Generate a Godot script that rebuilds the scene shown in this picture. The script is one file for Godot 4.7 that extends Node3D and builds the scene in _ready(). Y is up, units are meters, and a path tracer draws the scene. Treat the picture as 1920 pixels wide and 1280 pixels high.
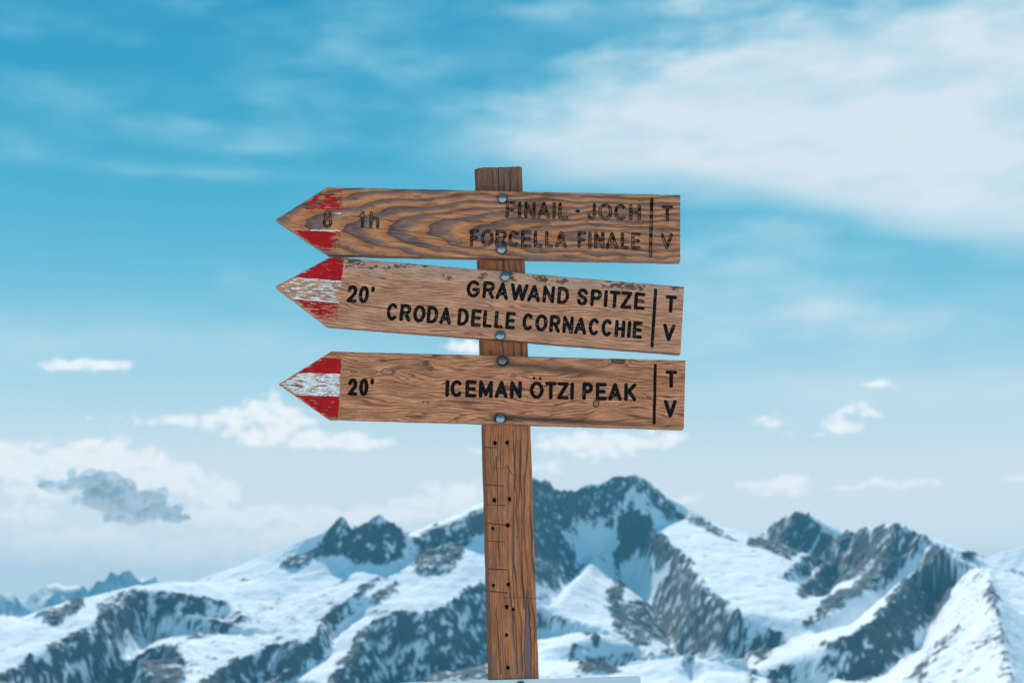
extends Node3D
# A wooden trail signpost on a snowy summit, snow-covered mountains and clouds behind it.
# Metres, y up; the camera looks towards -z. Signpost drawings below are in millimetres.

const CAMERA_AT := Vector3(0.0, 1.55, 2.72)
const CAMERA_PITCH := 0.18895
const SUN_TOWARDS := Vector3(-0.14, 0.68, -0.72)

# crests of the terrain: points x, height, z; slope behind and in front, reach of the slope, slope farther down
const RIDGES := [
	[[[-1786.2, -96.8, -4197.3], [-1631.6, -33.0, -4347.3], [-1555.4, -1.6, -4397.3], [-1500.2, -9.7, -4427.3], [-1449.9, -6.5, -4447.3], [-1374.1, 29.2, -4487.3], [-1349.6, 40.7, -4497.3], [-1335.9, 24.5, -4527.3], [-1335.7, 63.9, -4647.3], [-1242.0, 93.9, -4797.3], [-1141.5, 106.6, -4897.3], [-1035.4, 108.7, -4997.3], [-965.7, 117.1, -5047.3], [-877.7, 135.0, -5097.3], [-829.9, 160.8, -5147.3]], 0.3, 0.25, 60, 0.36],
	[[[-829.9, 160.8, -5147.3], [-757.4, 209.2, -5177.3], [-697.9, 261.7, -5197.3], [-618.7, 332.2, -5217.3], [-571.8, 310.2, -5237.3], [-531.1, 327.6, -5237.3], [-484.6, 347.0, -5237.3], [-456.5, 317.2, -5257.3], [-418.8, 306.7, -5277.3], [-384.5, 284.3, -5297.3], [-350.3, 285.4, -5317.3], [-310.6, 298.8, -5347.3], [-282.0, 319.8, -5367.3], [-236.9, 319.0, -5387.3], [-189.9, 350.9, -5417.3], [-112.9, 386.6, -5497.3], [0.0, 462.2, -5697.3], [87.7, 562.7, -5997.3]], 0.6, 2.0, 80, 0.38],
	[[[87.7, 562.7, -5997.3], [155.4, 551.5, -6097.3], [192.5, 530.4, -6117.3], [237.1, 526.1, -6147.3], [298.4, 528.6, -6177.3], [343.7, 553.5, -6197.3], [389.1, 562.3, -6217.3], [444.4, 582.8, -6237.3], [496.8, 590.7, -6247.3], [548.4, 597.8, -6247.3], [587.5, 580.9, -6267.3], [636.9, 553.0, -6297.3], [684.2, 517.8, -6327.3], [764.9, 474.3, -6377.3]], 0.6, 1.8, 170, 0.4],
	[[[764.9, 474.3, -6377.3], [846.1, 411.2, -6427.3], [935.6, 354.4, -6477.3], [1007.5, 317.2, -6497.3], [1045.2, 312.4, -6447.3], [1074.2, 319.2, -6347.3]], 0.5, 0.75, 60, 0.27],
	[[[1074.2, 319.2, -6347.3], [1105.2, 355.8, -6247.3], [1155.7, 400.2, -6147.3], [1201.6, 434.1, -6047.3], [1241.7, 394.9, -5997.3], [1274.1, 349.8, -5947.3], [1299.6, 320.7, -5897.3], [1311.6, 294.2, -5847.3], [1330.7, 310.4, -5747.3], [1350.3, 293.0, -5697.3], [1356.0, 307.2, -5647.3], [1374.6, 335.5, -5597.3], [1413.7, 331.6, -5497.3], [1432.8, 337.6, -5397.3], [1449.1, 328.5, -5347.3], [1471.9, 301.9, -5297.3], [1490.7, 289.4, -5247.3], [1507.7, 256.0, -5197.3], [1509.8, 230.4, -5097.3], [1503.0, 202.0, -4997.3]], 0.5, 1.9, 90, 0.42],
	[[[1502.9, 200.2, -4997.3], [1499.2, 181.8, -4897.3], [1504.8, 187.0, -4797.3], [1498.5, 193.4, -4697.3], [1504.1, 189.4, -4597.3], [1505.7, 177.3, -4547.3]], 0.5, 0.5, 80, 0.4],
	[[[1505.7, 177.3, -4547.3], [1428.1, 96.8, -4297.3], [1375.7, 50.6, -4097.3], [1292.3, -11.0, -3847.3], [1222.2, -82.7, -3597.3], [1146.4, -143.9, -3347.3], [1071.2, -197.8, -3097.3]], 0.8, 0.55, 500, 0.3],
	[[[1505.1, 167.3, -4547.3], [1706.4, 154.9, -4897.3], [1925.0, 143.4, -5197.3], [2217.0, 121.4, -5497.3]], 0.5, 0.5, 80, 0.4],
	[[[2337.4, 211.5, -7697.3], [2549.5, 303.5, -7597.3], [2595.6, 320.9, -7547.3], [2674.7, 343.6, -7497.3], [2835.5, 393.6, -7397.3], [3097.0, 401.8, -7297.3]], 0.5, 0.8, 300, 0.3]]

# faces below a crest: points x, z; drop, width of the face, how far the ground takes to come back
const CLIFFS := [
	[[[557.1, -6101.3], [585.2, -5933.3], [629.3, -5795.3], [669.7, -5567.3], [677.5, -5375.3], [677.8, -5051.3], [722.5, -4847.3], [752.3, -4685.3], [743.0, -4493.3], [734.3, -4307.3]], 210, 120, 200],
	[[[497.3, -6071.3], [462.3, -6035.3], [347.0, -5915.3], [266.6, -5453.3], [175.3, -5051.3], [127.6, -4943.3], [84.0, -4949.3]], 100, 80, 60],
	[[[316.9, -4787.3], [361.7, -4733.3], [433.7, -4637.3], [521.8, -4313.3], [664.5, -4769.3]], 120, 80, 150],
	[[[-538.0, -4097.3], [-519.0, -4271.3], [-476.7, -4475.3], [-453.6, -4631.3], [-392.6, -4673.3], [-336.6, -4685.3], [-266.5, -4727.3], [-228.9, -4775.3], [-170.4, -4907.3], [-97.1, -5045.3], [-56.6, -5099.3]], 200, 130, 140],
	[[[-736.0, -4115.3], [-710.0, -4265.3], [-666.3, -4379.3], [-596.8, -4511.3], [-607.9, -4649.3], [-548.5, -4793.3], [-484.1, -4853.3]], 55, 45, 90],
	[[[-1394.3, -3857.3], [-1372.6, -3911.3], [-1311.6, -4109.3], [-1257.4, -4253.3], [-1243.8, -4487.3], [-1242.3, -4715.3], [-1189.8, -4775.3]], 110, 80, 150],
	[[[-1189.8, -4775.3], [-1080.5, -4757.3], [-1006.1, -4781.3], [-946.5, -4811.3]], 60, 45, 100],
	[[[-1318.9, -4007.3], [-1237.8, -4175.3], [-1177.6, -4385.3], [-1082.3, -4469.3], [-1039.2, -4439.3], [-966.1, -4289.3]], 90, 60, 150],
	[[[-886.4, -4079.3], [-821.4, -4313.3], [-748.1, -4433.3], [-668.2, -4451.3]], 70, 50, 150],
	[[[950.2, -5177.3], [1058.2, -5387.3], [1239.6, -5855.3]], 40, 35, 60],
	[[[984.6, -5009.3], [1093.9, -5279.3], [1280.3, -5753.3], [1340.5, -5633.3]], 60, 50, 60],
	[[[919.9, -4631.3], [1003.3, -4649.3], [1145.1, -4925.3], [1314.9, -5225.3], [1429.3, -5273.3]], 80, 60, 70],
	[[[899.8, -4379.3], [927.0, -4289.3], [983.6, -4265.3], [1077.4, -4349.3], [1215.1, -4601.3], [1427.8, -5189.3], [1495.1, -5141.3]], 160, 110, 120],
	[[[748.2, -4607.3], [786.7, -4655.3], [836.4, -4643.3], [887.4, -4559.3]], 40, 30, 60]]

# bare rock: share, outline x, z
const ROCKS := [
	[0.72, [[-819, -5099], [-756, -5165], [-699, -5207], [-619, -5225], [-571, -5231], [-528, -5243], [-485, -5249], [-450, -5249], [-446, -6149], [-388, -5219], [-408, -5159], [-478, -5075], [-514, -5093], [-608, -5123], [-666, -5129], [-753, -5075], [-796, -5057]]],
	[0.67, [[-373, -5279], [-341, -5729], [-306, -5819], [-245, -5579], [-204, -5819], [-114, -5855], [-92, -5465], [-153, -5393], [-188, -5225], [-232, -5045], [-296, -5021], [-346, -5105], [-359, -5219]]],
	[0.7, [[-533, -4811], [-518, -4871], [-477, -4991], [-464, -4973], [-485, -4859], [-515, -4811]]],
	[0.6, [[-470, -4793], [-434, -4889], [-398, -5003], [-377, -4973], [-413, -4859], [-448, -4763]]],
	[0.62, [[-525, -4139], [-521, -4313], [-484, -4541], [-455, -4685], [-394, -4691], [-337, -4697], [-267, -4739], [-229, -4781], [-171, -4913], [-97, -5051], [0, -5171], [0, -4073]]],
	[0.67, [[-533, -4811], [-558, -4733], [-566, -4637], [-576, -4487], [-606, -4415], [-641, -4331], [-685, -4271], [-757, -4235], [-732, -4397], [-671, -4409], [-598, -4523], [-609, -4661], [-564, -4775]]],
	[0.67, [[-668, -4451], [-678, -4403], [-719, -4415], [-764, -4355], [-789, -4241], [-886, -3983], [-861, -4205], [-823, -4319], [-749, -4439]]],
	[0.64, [[-1191, -4781], [-1199, -4709], [-1192, -4643], [-1196, -4463], [-1201, -4301], [-1206, -4229], [-1238, -4175], [-1252, -4211], [-1261, -4265], [-1249, -4505], [-1244, -4721]]],
	[0.67, [[-1179, -4763], [-1143, -4763], [-1085, -4775], [-1010, -4799], [-947, -4823], [-970, -4781], [-1028, -4745], [-1068, -4715], [-1104, -4673], [-1173, -4691], [-1191, -4679], [-1176, -4727]]],
	[0.67, [[-1178, -4391], [-1084, -4475], [-1042, -4451], [-975, -4295], [-932, -4163], [-913, -3971], [-1255, -4097], [-1223, -4181], [-1200, -4283]]],
	[0.8, [[-1389, -3809], [-1375, -3917], [-1342, -4025], [-1308, -4061], [-1274, -4097], [-1246, -4115]]],
	[0.5, [[-1314, -4115], [-1285, -4211], [-1253, -4259], [-1247, -4199], [-1274, -4097], [-1315, -4037]]],
	[0.8, [[-1426, -4373], [-1367, -4463], [-1381, -4601], [-1313, -4439], [-1320, -4367], [-1361, -4277], [-1399, -4319]]],
	[0.6, [[-1294, -4613], [-1256, -4721], [-1250, -4667], [-1255, -4421], [-1282, -4457]]],
	[0.9, [[-1140, -4877], [-1127, -4883], [-1112, -4895]]],
	[0.9, [[-962, -5027], [-944, -5051], [-919, -5015]]],
	[0.45, [[-1020, -4553], [-955, -4631], [-842, -4667], [-879, -4595], [-958, -4499]]],
	[0.7, [[79, -5999], [155, -6095], [193, -6125], [237, -6149], [299, -6191], [344, -6197], [445, -6245], [497, -6251], [517, -6221], [461, -6167], [432, -6107], [365, -6119], [272, -6077], [209, -5927], [253, -5927], [301, -5879], [209, -5657], [160, -5405], [77, -5237], [0, -5195], [0, -5891]]],
	[0.6, [[497, -6251], [549, -6251], [636, -6293], [681, -6299], [822, -6245], [906, -5813], [834, -5897], [764, -6209], [626, -6209], [557, -6203]]],
	[0.95, [[464, -6149], [525, -6161], [603, -6149], [597, -5987], [630, -5801], [672, -5585], [679, -5387], [658, -5381], [626, -5591], [574, -5837], [523, -5987], [488, -5981], [444, -5933], [419, -5945], [449, -6041]]],
	[0.6, [[377, -5375], [408, -5267], [553, -5657], [626, -5591], [679, -5387], [679, -5063], [723, -4853], [758, -4721], [755, -4679], [740, -4661], [688, -4715], [641, -4853], [531, -4265], [465, -4385], [421, -4595], [379, -4691], [345, -4817]]],
	[0.9, [[360, -5333], [438, -5921], [461, -5885], [400, -5291], [367, -4979], [343, -5009]]],
	[0.85, [[242, -4781], [296, -4739], [298, -4715], [263, -4709]]],
	[0.85, [[173, -4583], [204, -4637], [244, -4679], [235, -4649], [193, -4577]]],
	[0.85, [[188, -4319], [236, -4601], [291, -4673], [341, -4661], [313, -4187], [198, -4169]]],
	[0.74, [[935, -5795], [1002, -5891], [1118, -6227], [1155, -6143], [1201, -6047], [1246, -6017], [1302, -5909], [1324, -5873], [1366, -5897], [1402, -5885], [1374, -5597], [1414, -5501], [1433, -5399], [1456, -5351], [1498, -5273], [1520, -5207], [1434, -5225], [1334, -5225], [1173, -4967], [1002, -4643], [937, -4637], [1028, -4829], [1165, -5255], [997, -4919], [981, -4991], [1040, -5141], [1155, -5471], [1080, -5399], [950, -5177], [1067, -5429], [1056, -5495], [1005, -5681]]],
	[0.8, [[1525, -5147], [1523, -5057], [1505, -5015], [1529, -4979], [1374, -4577], [1354, -4679], [1188, -4361], [1092, -4259], [951, -3953], [970, -4223], [965, -4247], [925, -4283], [901, -4379], [949, -4307], [986, -4277], [1080, -4361], [1220, -4619], [1425, -5183], [1480, -5147]]],
	[0.75, [[748, -4607], [766, -4655], [797, -4661], [860, -4631], [853, -4511], [789, -4481], [743, -4367]]],
	[0.6, [[756, -4307], [812, -4349], [832, -4307], [774, -4079], [726, -4097]]],
	[0.5, [[640, -4031], [748, -4439], [706, -4241], [659, -4031]]],
	[0.85, [[1567, -5027], [1609, -5129], [1673, -5243], [1693, -5165], [2527, -7601], [1648, -5105]]],
	[0.6, [[1410, -4313], [1469, -4421], [1429, -4241], [1315, -3905], [1321, -3983]]],
	[0.55, [[1192, -3713], [1261, -3809], [1297, -3851], [1236, -3629], [1231, -3683]]],
	[0.4, [[1148, -4013], [1270, -4211], [1228, -3977], [1118, -3815]]],
	[0.4, [[1019, -3767], [1140, -3989], [1111, -3791], [1024, -3689]]],
	[0.17, [[993, -3725], [1173, -3995], [1336, -4343], [1544, -4967], [1671, -5063], [1300, -3869], [1120, -3281]]],
	[0.18, [[-1205, -4271], [-1132, -4667], [-939, -4799], [-649, -4877], [-561, -4751], [-659, -4487], [-826, -4337], [-919, -4121]]],
	[0.4, [[1129, -3359], [1222, -3599], [1158, -3377], [1121, -3251]]]]

# snow lying in gullies of the rock: outline x, z
const SNOW_STRIPS := [
	[[[1503, -5165], [1474, -5159], [1425, -5183], [1220, -4619], [1083, -4373], [988, -4283], [1021, -4625], [1020, -4655], [1159, -4913], [1300, -5171], [1397, -5237], [1461, -5213]]],
	[[[1042, -4949], [1202, -5417], [1282, -5369], [1270, -5297], [1150, -5105], [1049, -4859]]],
	[[[1378, -5429], [1412, -5381], [1417, -5363], [1383, -5393]]],
	[[[1454, -5297], [1481, -5315], [1501, -5345], [1444, -5285], [1418, -5303]]],
	[[[1053, -5483], [1206, -5885], [1169, -5675], [1078, -5435], [1032, -5357]]],
	[[[1143, -5507], [1267, -5807], [1273, -5795], [1145, -5423], [1075, -5285]]],
	[[[1226, -5891], [1277, -5915], [1292, -5921], [1265, -5885], [1230, -5861]]],
	[[[225, -5939], [283, -6083], [365, -6113], [432, -6107], [450, -6053], [383, -6059], [307, -5909], [270, -5969]]],
	[[[517, -6221], [456, -6161], [497, -6179], [551, -6185]]],
	[[[536, -6179], [528, -6149], [591, -6143], [571, -6167]]],
	[[[499, -5975], [460, -5915], [433, -5525], [438, -5345], [552, -5681], [616, -5615], [582, -5717], [534, -5885]]],
	[[[348, -4739], [409, -4649], [565, -5129], [563, -4985], [466, -4625], [437, -4589], [392, -4655]]],
	[[[-471, -5177], [-455, -5207], [-436, -5213], [-439, -5183]]],
	[[[-579, -5189], [-552, -5207], [-546, -5201], [-569, -5183]]],
	[[[-157, -5285], [-130, -5387], [-101, -5435], [-99, -5339]]],
	[[[-290, -4655], [-255, -4691], [-245, -4697], [-274, -4661]]],
	[[[-339, -4625], [-291, -4655], [-249, -4679], [-305, -4625]]],
	[[[-176, -4781], [-164, -4847], [-151, -4835], [-141, -4811]]],
	[[[-434, -4397], [-379, -4595], [-373, -4589], [-413, -4433]]],
	[[[-335, -4583], [-291, -4619], [-287, -4613], [-318, -4583]]],
	[[[-1081, -4193], [-1046, -4145], [-1035, -4127], [-1050, -4115]]],
	[[[-1200, -4703], [-1192, -4757], [-1183, -4751], [-1189, -4709]]],
	[[[-1198, -4661], [-1174, -4721], [-1164, -4715], [-1186, -4685]]]]

# cumulus: azimuth, elevation, width, height in degrees, density
const PUFFS := [
	[-16.93, 9.38, 1.5, 0.26, 1],
	[-17.92, 9.29, 0.86, 0.19, 0.8],
	[-15.82, 9.39, 0.86, 0.21, 0.8],
	[-13.38, 7.4, 1.72, 0.3, 1],
	[-11.33, 7.67, 1.29, 0.43, 1],
	[-9.87, 8.02, 1.07, 0.6, 1],
	[-8.91, 7.62, 1.07, 0.47, 1],
	[-10.25, 6.85, 1.93, 0.47, 0.9],
	[-7.3, 6.8, 1.93, 0.39, 0.8],
	[-5.59, 6.72, 1.07, 0.26, 0.6],
	[-16.52, 7.44, 0.47, 0.21, 0.7],
	[-18.66, 5.39, 1.72, 0.75, 1],
	[-16.55, 6.06, 1.5, 0.64, 1],
	[-15.12, 5.49, 1.72, 0.86, 1],
	[-13.28, 5.12, 1.72, 0.64, 1],
	[-11.83, 4.63, 0.86, 0.54, 1],
	[-18.61, 4.48, 1.5, 0.32, 0.7],
	[-18.56, 3.68, 0.97, 0.43, 1],
	[-14.85, 4.06, 1.5, 0.43, 0.5],
	[-19.64, 5.66, 0.86, 0.86, 0.8],
	[-19.7, 3.61, 0.86, 0.21, 0.6],
	[-11.8, 3.69, 2.58, 0.34, 0.9],
	[-8.49, 3.84, 2.58, 0.34, 1],
	[-5.96, 3.65, 1.5, 0.34, 0.9],
	[-2.78, 4.4, 1.5, 0.6, 1],
	[-4.05, 3.87, 1.72, 0.43, 1],
	[-1.71, 4.62, 1.07, 0.47, 1],
	[-17.92, 2.69, 1.72, 0.39, 0.9],
	[-15.98, 2.81, 1.29, 0.43, 0.9],
	[-13.17, 2.54, 2.15, 0.47, 0.8],
	[-10.12, 2.78, 2.15, 0.56, 0.8],
	[-7.63, 3.11, 1.72, 0.52, 0.8],
	[-16.71, 1.8, 3.22, 0.39, 0.6],
	[-11.73, 1.94, 3.22, 0.39, 0.6],
	[2.16, 6.75, 1.29, 0.47, 1],
	[3.45, 6.53, 1.29, 0.6, 1],
	[5.16, 6.72, 1.29, 0.39, 0.9],
	[6.45, 6.81, 0.64, 0.32, 0.6],
	[1.29, 5.68, 0.86, 0.32, 0.8],
	[9.77, 4.87, 1.07, 0.3, 1],
	[10.81, 5.0, 0.86, 0.34, 1.1],
	[11.43, 4.78, 0.64, 0.21, 0.9],
	[13.17, 7.14, 0.86, 0.39, 1.1],
	[10.28, 7.49, 0.86, 0.28, 0.9],
	[11.3, 7.0, 0.64, 0.17, 0.6],
	[13.61, 7.92, 0.86, 0.24, 0.8],
	[14.42, 7.68, 0.75, 0.17, 0.7],
	[14.47, 8.86, 1.07, 0.17, 0.8],
	[15.49, 4.97, 1.5, 0.19, 1.1],
	[14.7, 5.02, 0.64, 0.17, 0.9],
	[13.27, 4.87, 0.64, 0.13, 0.8],
	[19.31, 4.96, 0.64, 0.17, 1],
	[7.24, 4.48, 0.54, 0.21, 0.7],
	[-1.97, 10.6, 0.97, 0.3, 1],
	[1.97, 10.5, 1.07, 0.21, 0.8],
	[-1.29, 6.54, 1.07, 0.26, 0.5]]

# thin bands of high cloud
const VEIL_BANDS := [
	[-14.46, 17.18, 5.59, 0.3, 0.28],
	[-10.87, 18.31, 2.58, 0.3, 0.22],
	[11.69, 11.66, 10.31, 1.5, 0.5],
	[8.58, 14.74, 4.3, 1.29, 0.2],
	[-14.14, 10.51, 8.59, 1.29, 0.4],
	[14.67, 8.61, 8.16, 0.97, 0.6],
	[6.62, 24.08, 5.59, 0.64, 0.6],
	[-1.36, 21.85, 9.02, 0.86, 0.28],
	[4.33, 23.04, 6.44, 0.64, 0.3],
	[3.08, 12.53, 6.44, 0.64, 0.2],
	[0.89, 16.39, 6.44, 1.29, 0.3],
	[-5.85, 20.1, 6.44, 0.86, 0.12],
	[-11.46, 5.57, 6.44, 1.29, 0.35],
	[-1.29, 5.26, 10.74, 1.29, 0.3]]

const VEIL_LOW := [[-5.8, 17.37], [-1.34, 17.45], [7.1, 16.53], [9.71, 16.07], [13.93, 14.9], [16.99, 14.17], [20.36, 13.64]]
const VEIL_HIGH := [[-5.83, 19.05], [-1.35, 19.35], [3.17, 21.0], [6.56, 21.93], [12.14, 22.63], [16.47, 23.04], [21.0, 22.68]]

# cumulus: heaps of x, y, z, radius across, radius up
const CLOUDS := [
	{"label": "grey-blue heaped cloud at the left, above the snow ridge", "heaps": [[-4774, 1315, -14997, 202, 79], [-4467, 1354, -14908, 253, 112], [-4184, 1298, -15081, 281, 146], [-3914, 1186, -14955, 281, 146], [-3695, 1057, -15042, 225, 112], [-3524, 979, -14939, 146, 67], [-4030, 1035, -15114, 292, 124], [-4316, 1158, -14970, 270, 124]]}]

# the three boards: middle, turn, outline, bolts, right edge of the painted head, lettering (left, right, foot, top of each character); millimetres
const BOARDS := [
	{"at": Vector2(-20.0, 2307.2), "turn": -0.0215,
	 "outline": [Vector2(-448.7, -1.1), Vector2(-349.4, 68), Vector2(353.4, 67.1), Vector2(353.3, -68.6), Vector2(-342.1, -69.5)],
	 "bolts": [Vector2(-0.1, 51.9), Vector2(0.1, -51.9)], "limit": -319,
	 "bar": [Vector2(296.7, 57.1), Vector2(294.2, -58.5)],
	 "text": [
	  ["FINAIL-JOCH", [[7.1, 26.1, 12.5, 46.5], [34.6, 34.6, 12.5, 46.4], [44.1, 65.8, 12.5, 46.3], [69.9, 94.8, 12.5, 46.3], [102.8, 102.8, 12.4, 46.2], [111.7, 130.7, 12.4, 46.1], [145.4, 153.9, 12.4, 46.1], [168.7, 185.6, 12.4, 46.0], [190.8, 218.3, 12.3, 45.9], [222.5, 245.7, 12.3, 45.8], [252.1, 274.8, 12.3, 45.7]]],
	  ["FORCELLAFINALE", [[-62.1, -44.7, -46.7, -13.0], [-41.0, -15.8, -46.6, -12.9], [-12.0, 10.1, -46.5, -12.9], [13.7, 34.7, -46.5, -12.8], [38.9, 58.9, -46.4, -12.8], [64.0, 81.0, -46.4, -12.7], [86.3, 101.0, -46.3, -12.7], [106.2, 129.1, -46.3, -12.6], [150.4, 167.2, -46.2, -12.5], [174.6, 174.6, -46.2, -12.5], [183.0, 203.0, -46.1, -12.4], [206.1, 230.3, -46.1, -12.4], [235.6, 251.3, -46.0, -12.3], [256.6, 274.5, -46.0, -12.3]]],
	  ["T", [[316.4, 338.4, 11.8, 44.6]]],
	  ["V", [[314.4, 338.6, -44.8, -12.2]]],
	  ["8", [[-355.1, -336.1, -15.8, 20.3]]],
	  ["1h", [[-283.4, -271.8, -14.5, 19.4], [-262.3, -242.8, -14.6, 19.6]]],
	 ]},
	{"at": Vector2(-18.0, 2141.0), "turn": -0.0837,
	 "outline": [Vector2(-449.2, 1.3), Vector2(-346.8, 70.4), Vector2(351.9, 67.9), Vector2(352.8, -65.4), Vector2(-341.2, -67.8)],
	 "bolts": [Vector2(-0.1, 59.4), Vector2(0.1, -59.4)], "limit": -320,
	 "bar": [Vector2(296.1, 57), Vector2(296.5, -55.1)],
	 "text": [
	  ["GRAWANDSPITZE", [[-73.6, -47.4, 12.1, 46.7], [-41.6, -18.7, 12.4, 46.9], [-15.8, 8.5, 12.6, 47.1], [12.4, 46.9, 12.9, 47.3], [46.4, 71.3, 13.1, 47.5], [76.4, 99.2, 13.4, 47.7], [105.0, 127.8, 13.6, 48.0], [143.2, 164.9, 13.9, 48.2], [170.2, 191.6, 14.2, 48.4], [200.0, 200.0, 14.3, 48.6], [206.8, 228.2, 14.5, 48.7], [229.4, 251.2, 14.7, 48.9], [256.0, 276.9, 14.9, 49.0]]],
	  ["CRODADELLECORNACCHIE", [[-225.1, -203.8, -46.9, -12.4], [-199.5, -177.7, -46.7, -12.2], [-173.3, -149.5, -46.4, -12.0], [-146.2, -124.4, -46.2, -11.8], [-121.1, -98.3, -46.0, -11.6], [-85.9, -64.4, -45.7, -11.4], [-59.5, -39.8, -45.5, -11.2], [-36.0, -18.3, -45.3, -11.0], [-13.6, 3.0, -45.1, -10.9], [8.0, 27.0, -44.9, -10.7], [41.1, 62.0, -44.6, -10.5], [66.2, 90.0, -44.4, -10.3], [94.2, 115.0, -44.2, -10.1], [119.9, 140.6, -43.9, -9.9], [142.8, 166.4, -43.7, -9.7], [170.6, 191.4, -43.5, -9.5], [195.9, 216.6, -43.3, -9.3], [221.9, 241.6, -43.1, -9.1], [249.9, 249.9, -42.9, -9.0], [256.9, 275.7, -42.8, -8.9]]],
	  ["T", [[317.1, 338.9, 14.4, 48.5]]],
	  ["V", [[315.6, 339.4, -42.6, -8.7]]],
	  ["20'", [[-306.2, -286.7, -17.7, 16.9], [-283.2, -263.8, -17.2, 17.4], [-259.4, -253.9, -16.8, 17.8]]],
	 ]},
	{"at": Vector2(-20.6, 1976.1), "turn": -0.0277,
	 "outline": [Vector2(-432.2, -2), Vector2(-333.1, 65.3), Vector2(356.4, 66.5), Vector2(353.6, -67.5), Vector2(-333.3, -66.4)],
	 "bolts": [Vector2(0.4, 56.7), Vector2(-0.4, -56.7)], "limit": -313,
	 "bar": [Vector2(297.6, 55.1), Vector2(296.3, -57.5)],
	 "text": [
	  ["ICEMANOTZIPEAK", [[-104.7, -104.7, -17.5, 15.4], [-98.5, -75.1, -17.4, 15.6], [-69.6, -48.0, -17.2, 15.8], [-43.3, -16.7, -17.1, 16.1], [-12.4, 12.3, -17.0, 16.4], [17.0, 39.4, -16.8, 16.6], [55.1, 81.9, -16.6, 17.0], [85.0, 106.6, -16.5, 17.2], [108.2, 130.3, -16.4, 17.4], [137.0, 137.0, -16.3, 17.6], [156.9, 177.2, -16.1, 17.9], [182.9, 203.5, -16.0, 18.1], [207.4, 232.8, -15.9, 18.4], [238.0, 261.2, -15.7, 18.6]]],
	  [":", [[60.2, 77.1, 19.2, 28.1]]],
	  ["T", [[317.6, 339.7, 12.1, 46.0]]],
	  ["V", [[315.0, 339.6, -45.4, -11.8]]],
	  ["20'", [[-296.9, -279.1, -20.1, 13.5], [-275.3, -257.7, -20.0, 13.7], [-253.4, -248.0, -19.9, 13.9]]],
	 ]},
]

# thin cracks in the top board: x, y, length, slope
const CRACKS := [
	[-193, -40, 118, -0.118],
	[-291, -12, 180, -0.066],
	[114, -29, 134, -0.108],
	[-230, -40, 96, -0.056],
	[151, 27, 166, -0.115],
	[-150, 10, 158, -0.062],
	[180, -42, 143, -0.076],
	[-37, -33, 127, -0.123],
	[212, 32, 136, -0.106],
	[197, 4, 176, -0.062],
	[-35, -11, 142, -0.096],
	[-236, -21, 168, -0.127],
	[-303, 10, 104, -0.087],
	[-57, -17, 190, -0.114],
	[-91, -31, 146, -0.108],
	[-124, 21, 108, -0.085]]
# knots of the lowest board: x, y, radius, stretch, how far the grain swings, core, rim
const KNOTS := [
	[-148, 47, 4.5, 1.3, 1.8, 1, 0.7],
	[-222, 28, 5.5, 2.2, 1.7, 0.3, 0.7],
	[-287, 26, 3.5, 1.6, 1.4, 0.5, 0.4],
	[23, 28, 4, 1.3, 1.6, 0.6, 0.5],
	[184, -23, 6.5, 0.85, 1.0, 0.45, 1],
	[225, 64, 7, 1.8, 2.2, 1, 0.8],
	[287, -7, 3.5, 1.5, 1.4, 0.5, 0.5],
	[86, 8, 2.5, 1, 0.5, 0.8, 0.6],
	[-150, -29, 2, 1, 0.4, 1, 0.5],
	[-141, -30, 2, 1, 0.4, 1, 0.5],
	[-30, 10, 3, 2.5, 0.5, 0.2, 0.2]]
# nail holes in the post, x, y, radius
const HOLES := [
	[-33.1, 1875.1, 3.4],
	[-9.3, 1876.1, 3.2],
	[-33.9, 1764.7, 3.5],
	[-5.1, 1766.8, 3.4],
	[-36.8, 1710.7, 2.6],
	[-8.2, 1716.8, 3.4],
	[-35.5, 1602.8, 2.6],
	[-7.1, 1604.8, 3],
	[-10.1, 1562.9, 3.3],
	[2, 1558, 2.3],
	[-10.1, 1510.4, 2.7],
	[-8, 1450.4, 2.9]]
# saw marks on the post
const SCRATCHES := [
	[-53.7, 1866.7, -28.9, 1865.7, 0.8],
	[-50.4, 1794.5, -15.4, 1791.9, 1.1],
	[-48.2, 1755.5, -12.3, 1754.5, 0.8],
	[-48.1, 1720.4, -8.2, 1716.8, 1.1],
	[-47, 1686.9, -15.3, 1684.9, 0.8],
	[-45.3, 1633.9, -10.2, 1632.4, 1.1],
	[-42.6, 1591.8, -9.1, 1588.8, 1.2],
	[-24.3, 1579.9, 45.6, 1578.9, 0.45],
	[-34, 1826.4, -12.4, 1826.4, 0.45],
	[-10.3, 1831.6, 1, 1813, 0.7]]
# splits along the grain of the post: x, from y, to y, drift
const SPLITS := [
	[14, 1900, 1690, 3],
	[27, 1880, 1560, -4],
	[-20, 1850, 1640, 1],
	[21, 2424, 2360, 1],
	[-12, 2424, 2380, 0],
	[6, 1640, 1440, 2],
	[33, 1620, 1470, 3],
	[-28, 1560, 1440, 4],
	[3, 2240, 2205, 0],
	[-25, 2060, 2030, 0]]
const ARROW_MID := [-0.5, 1.2, -0.5]


var rng := RandomNumberGenerator.new()
var plain_noise := FastNoiseLite.new()
var cloud_noise := FastNoiseLite.new()
var crag_noise := FastNoiseLite.new()
var roll_noise := FastNoiseLite.new()


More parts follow.
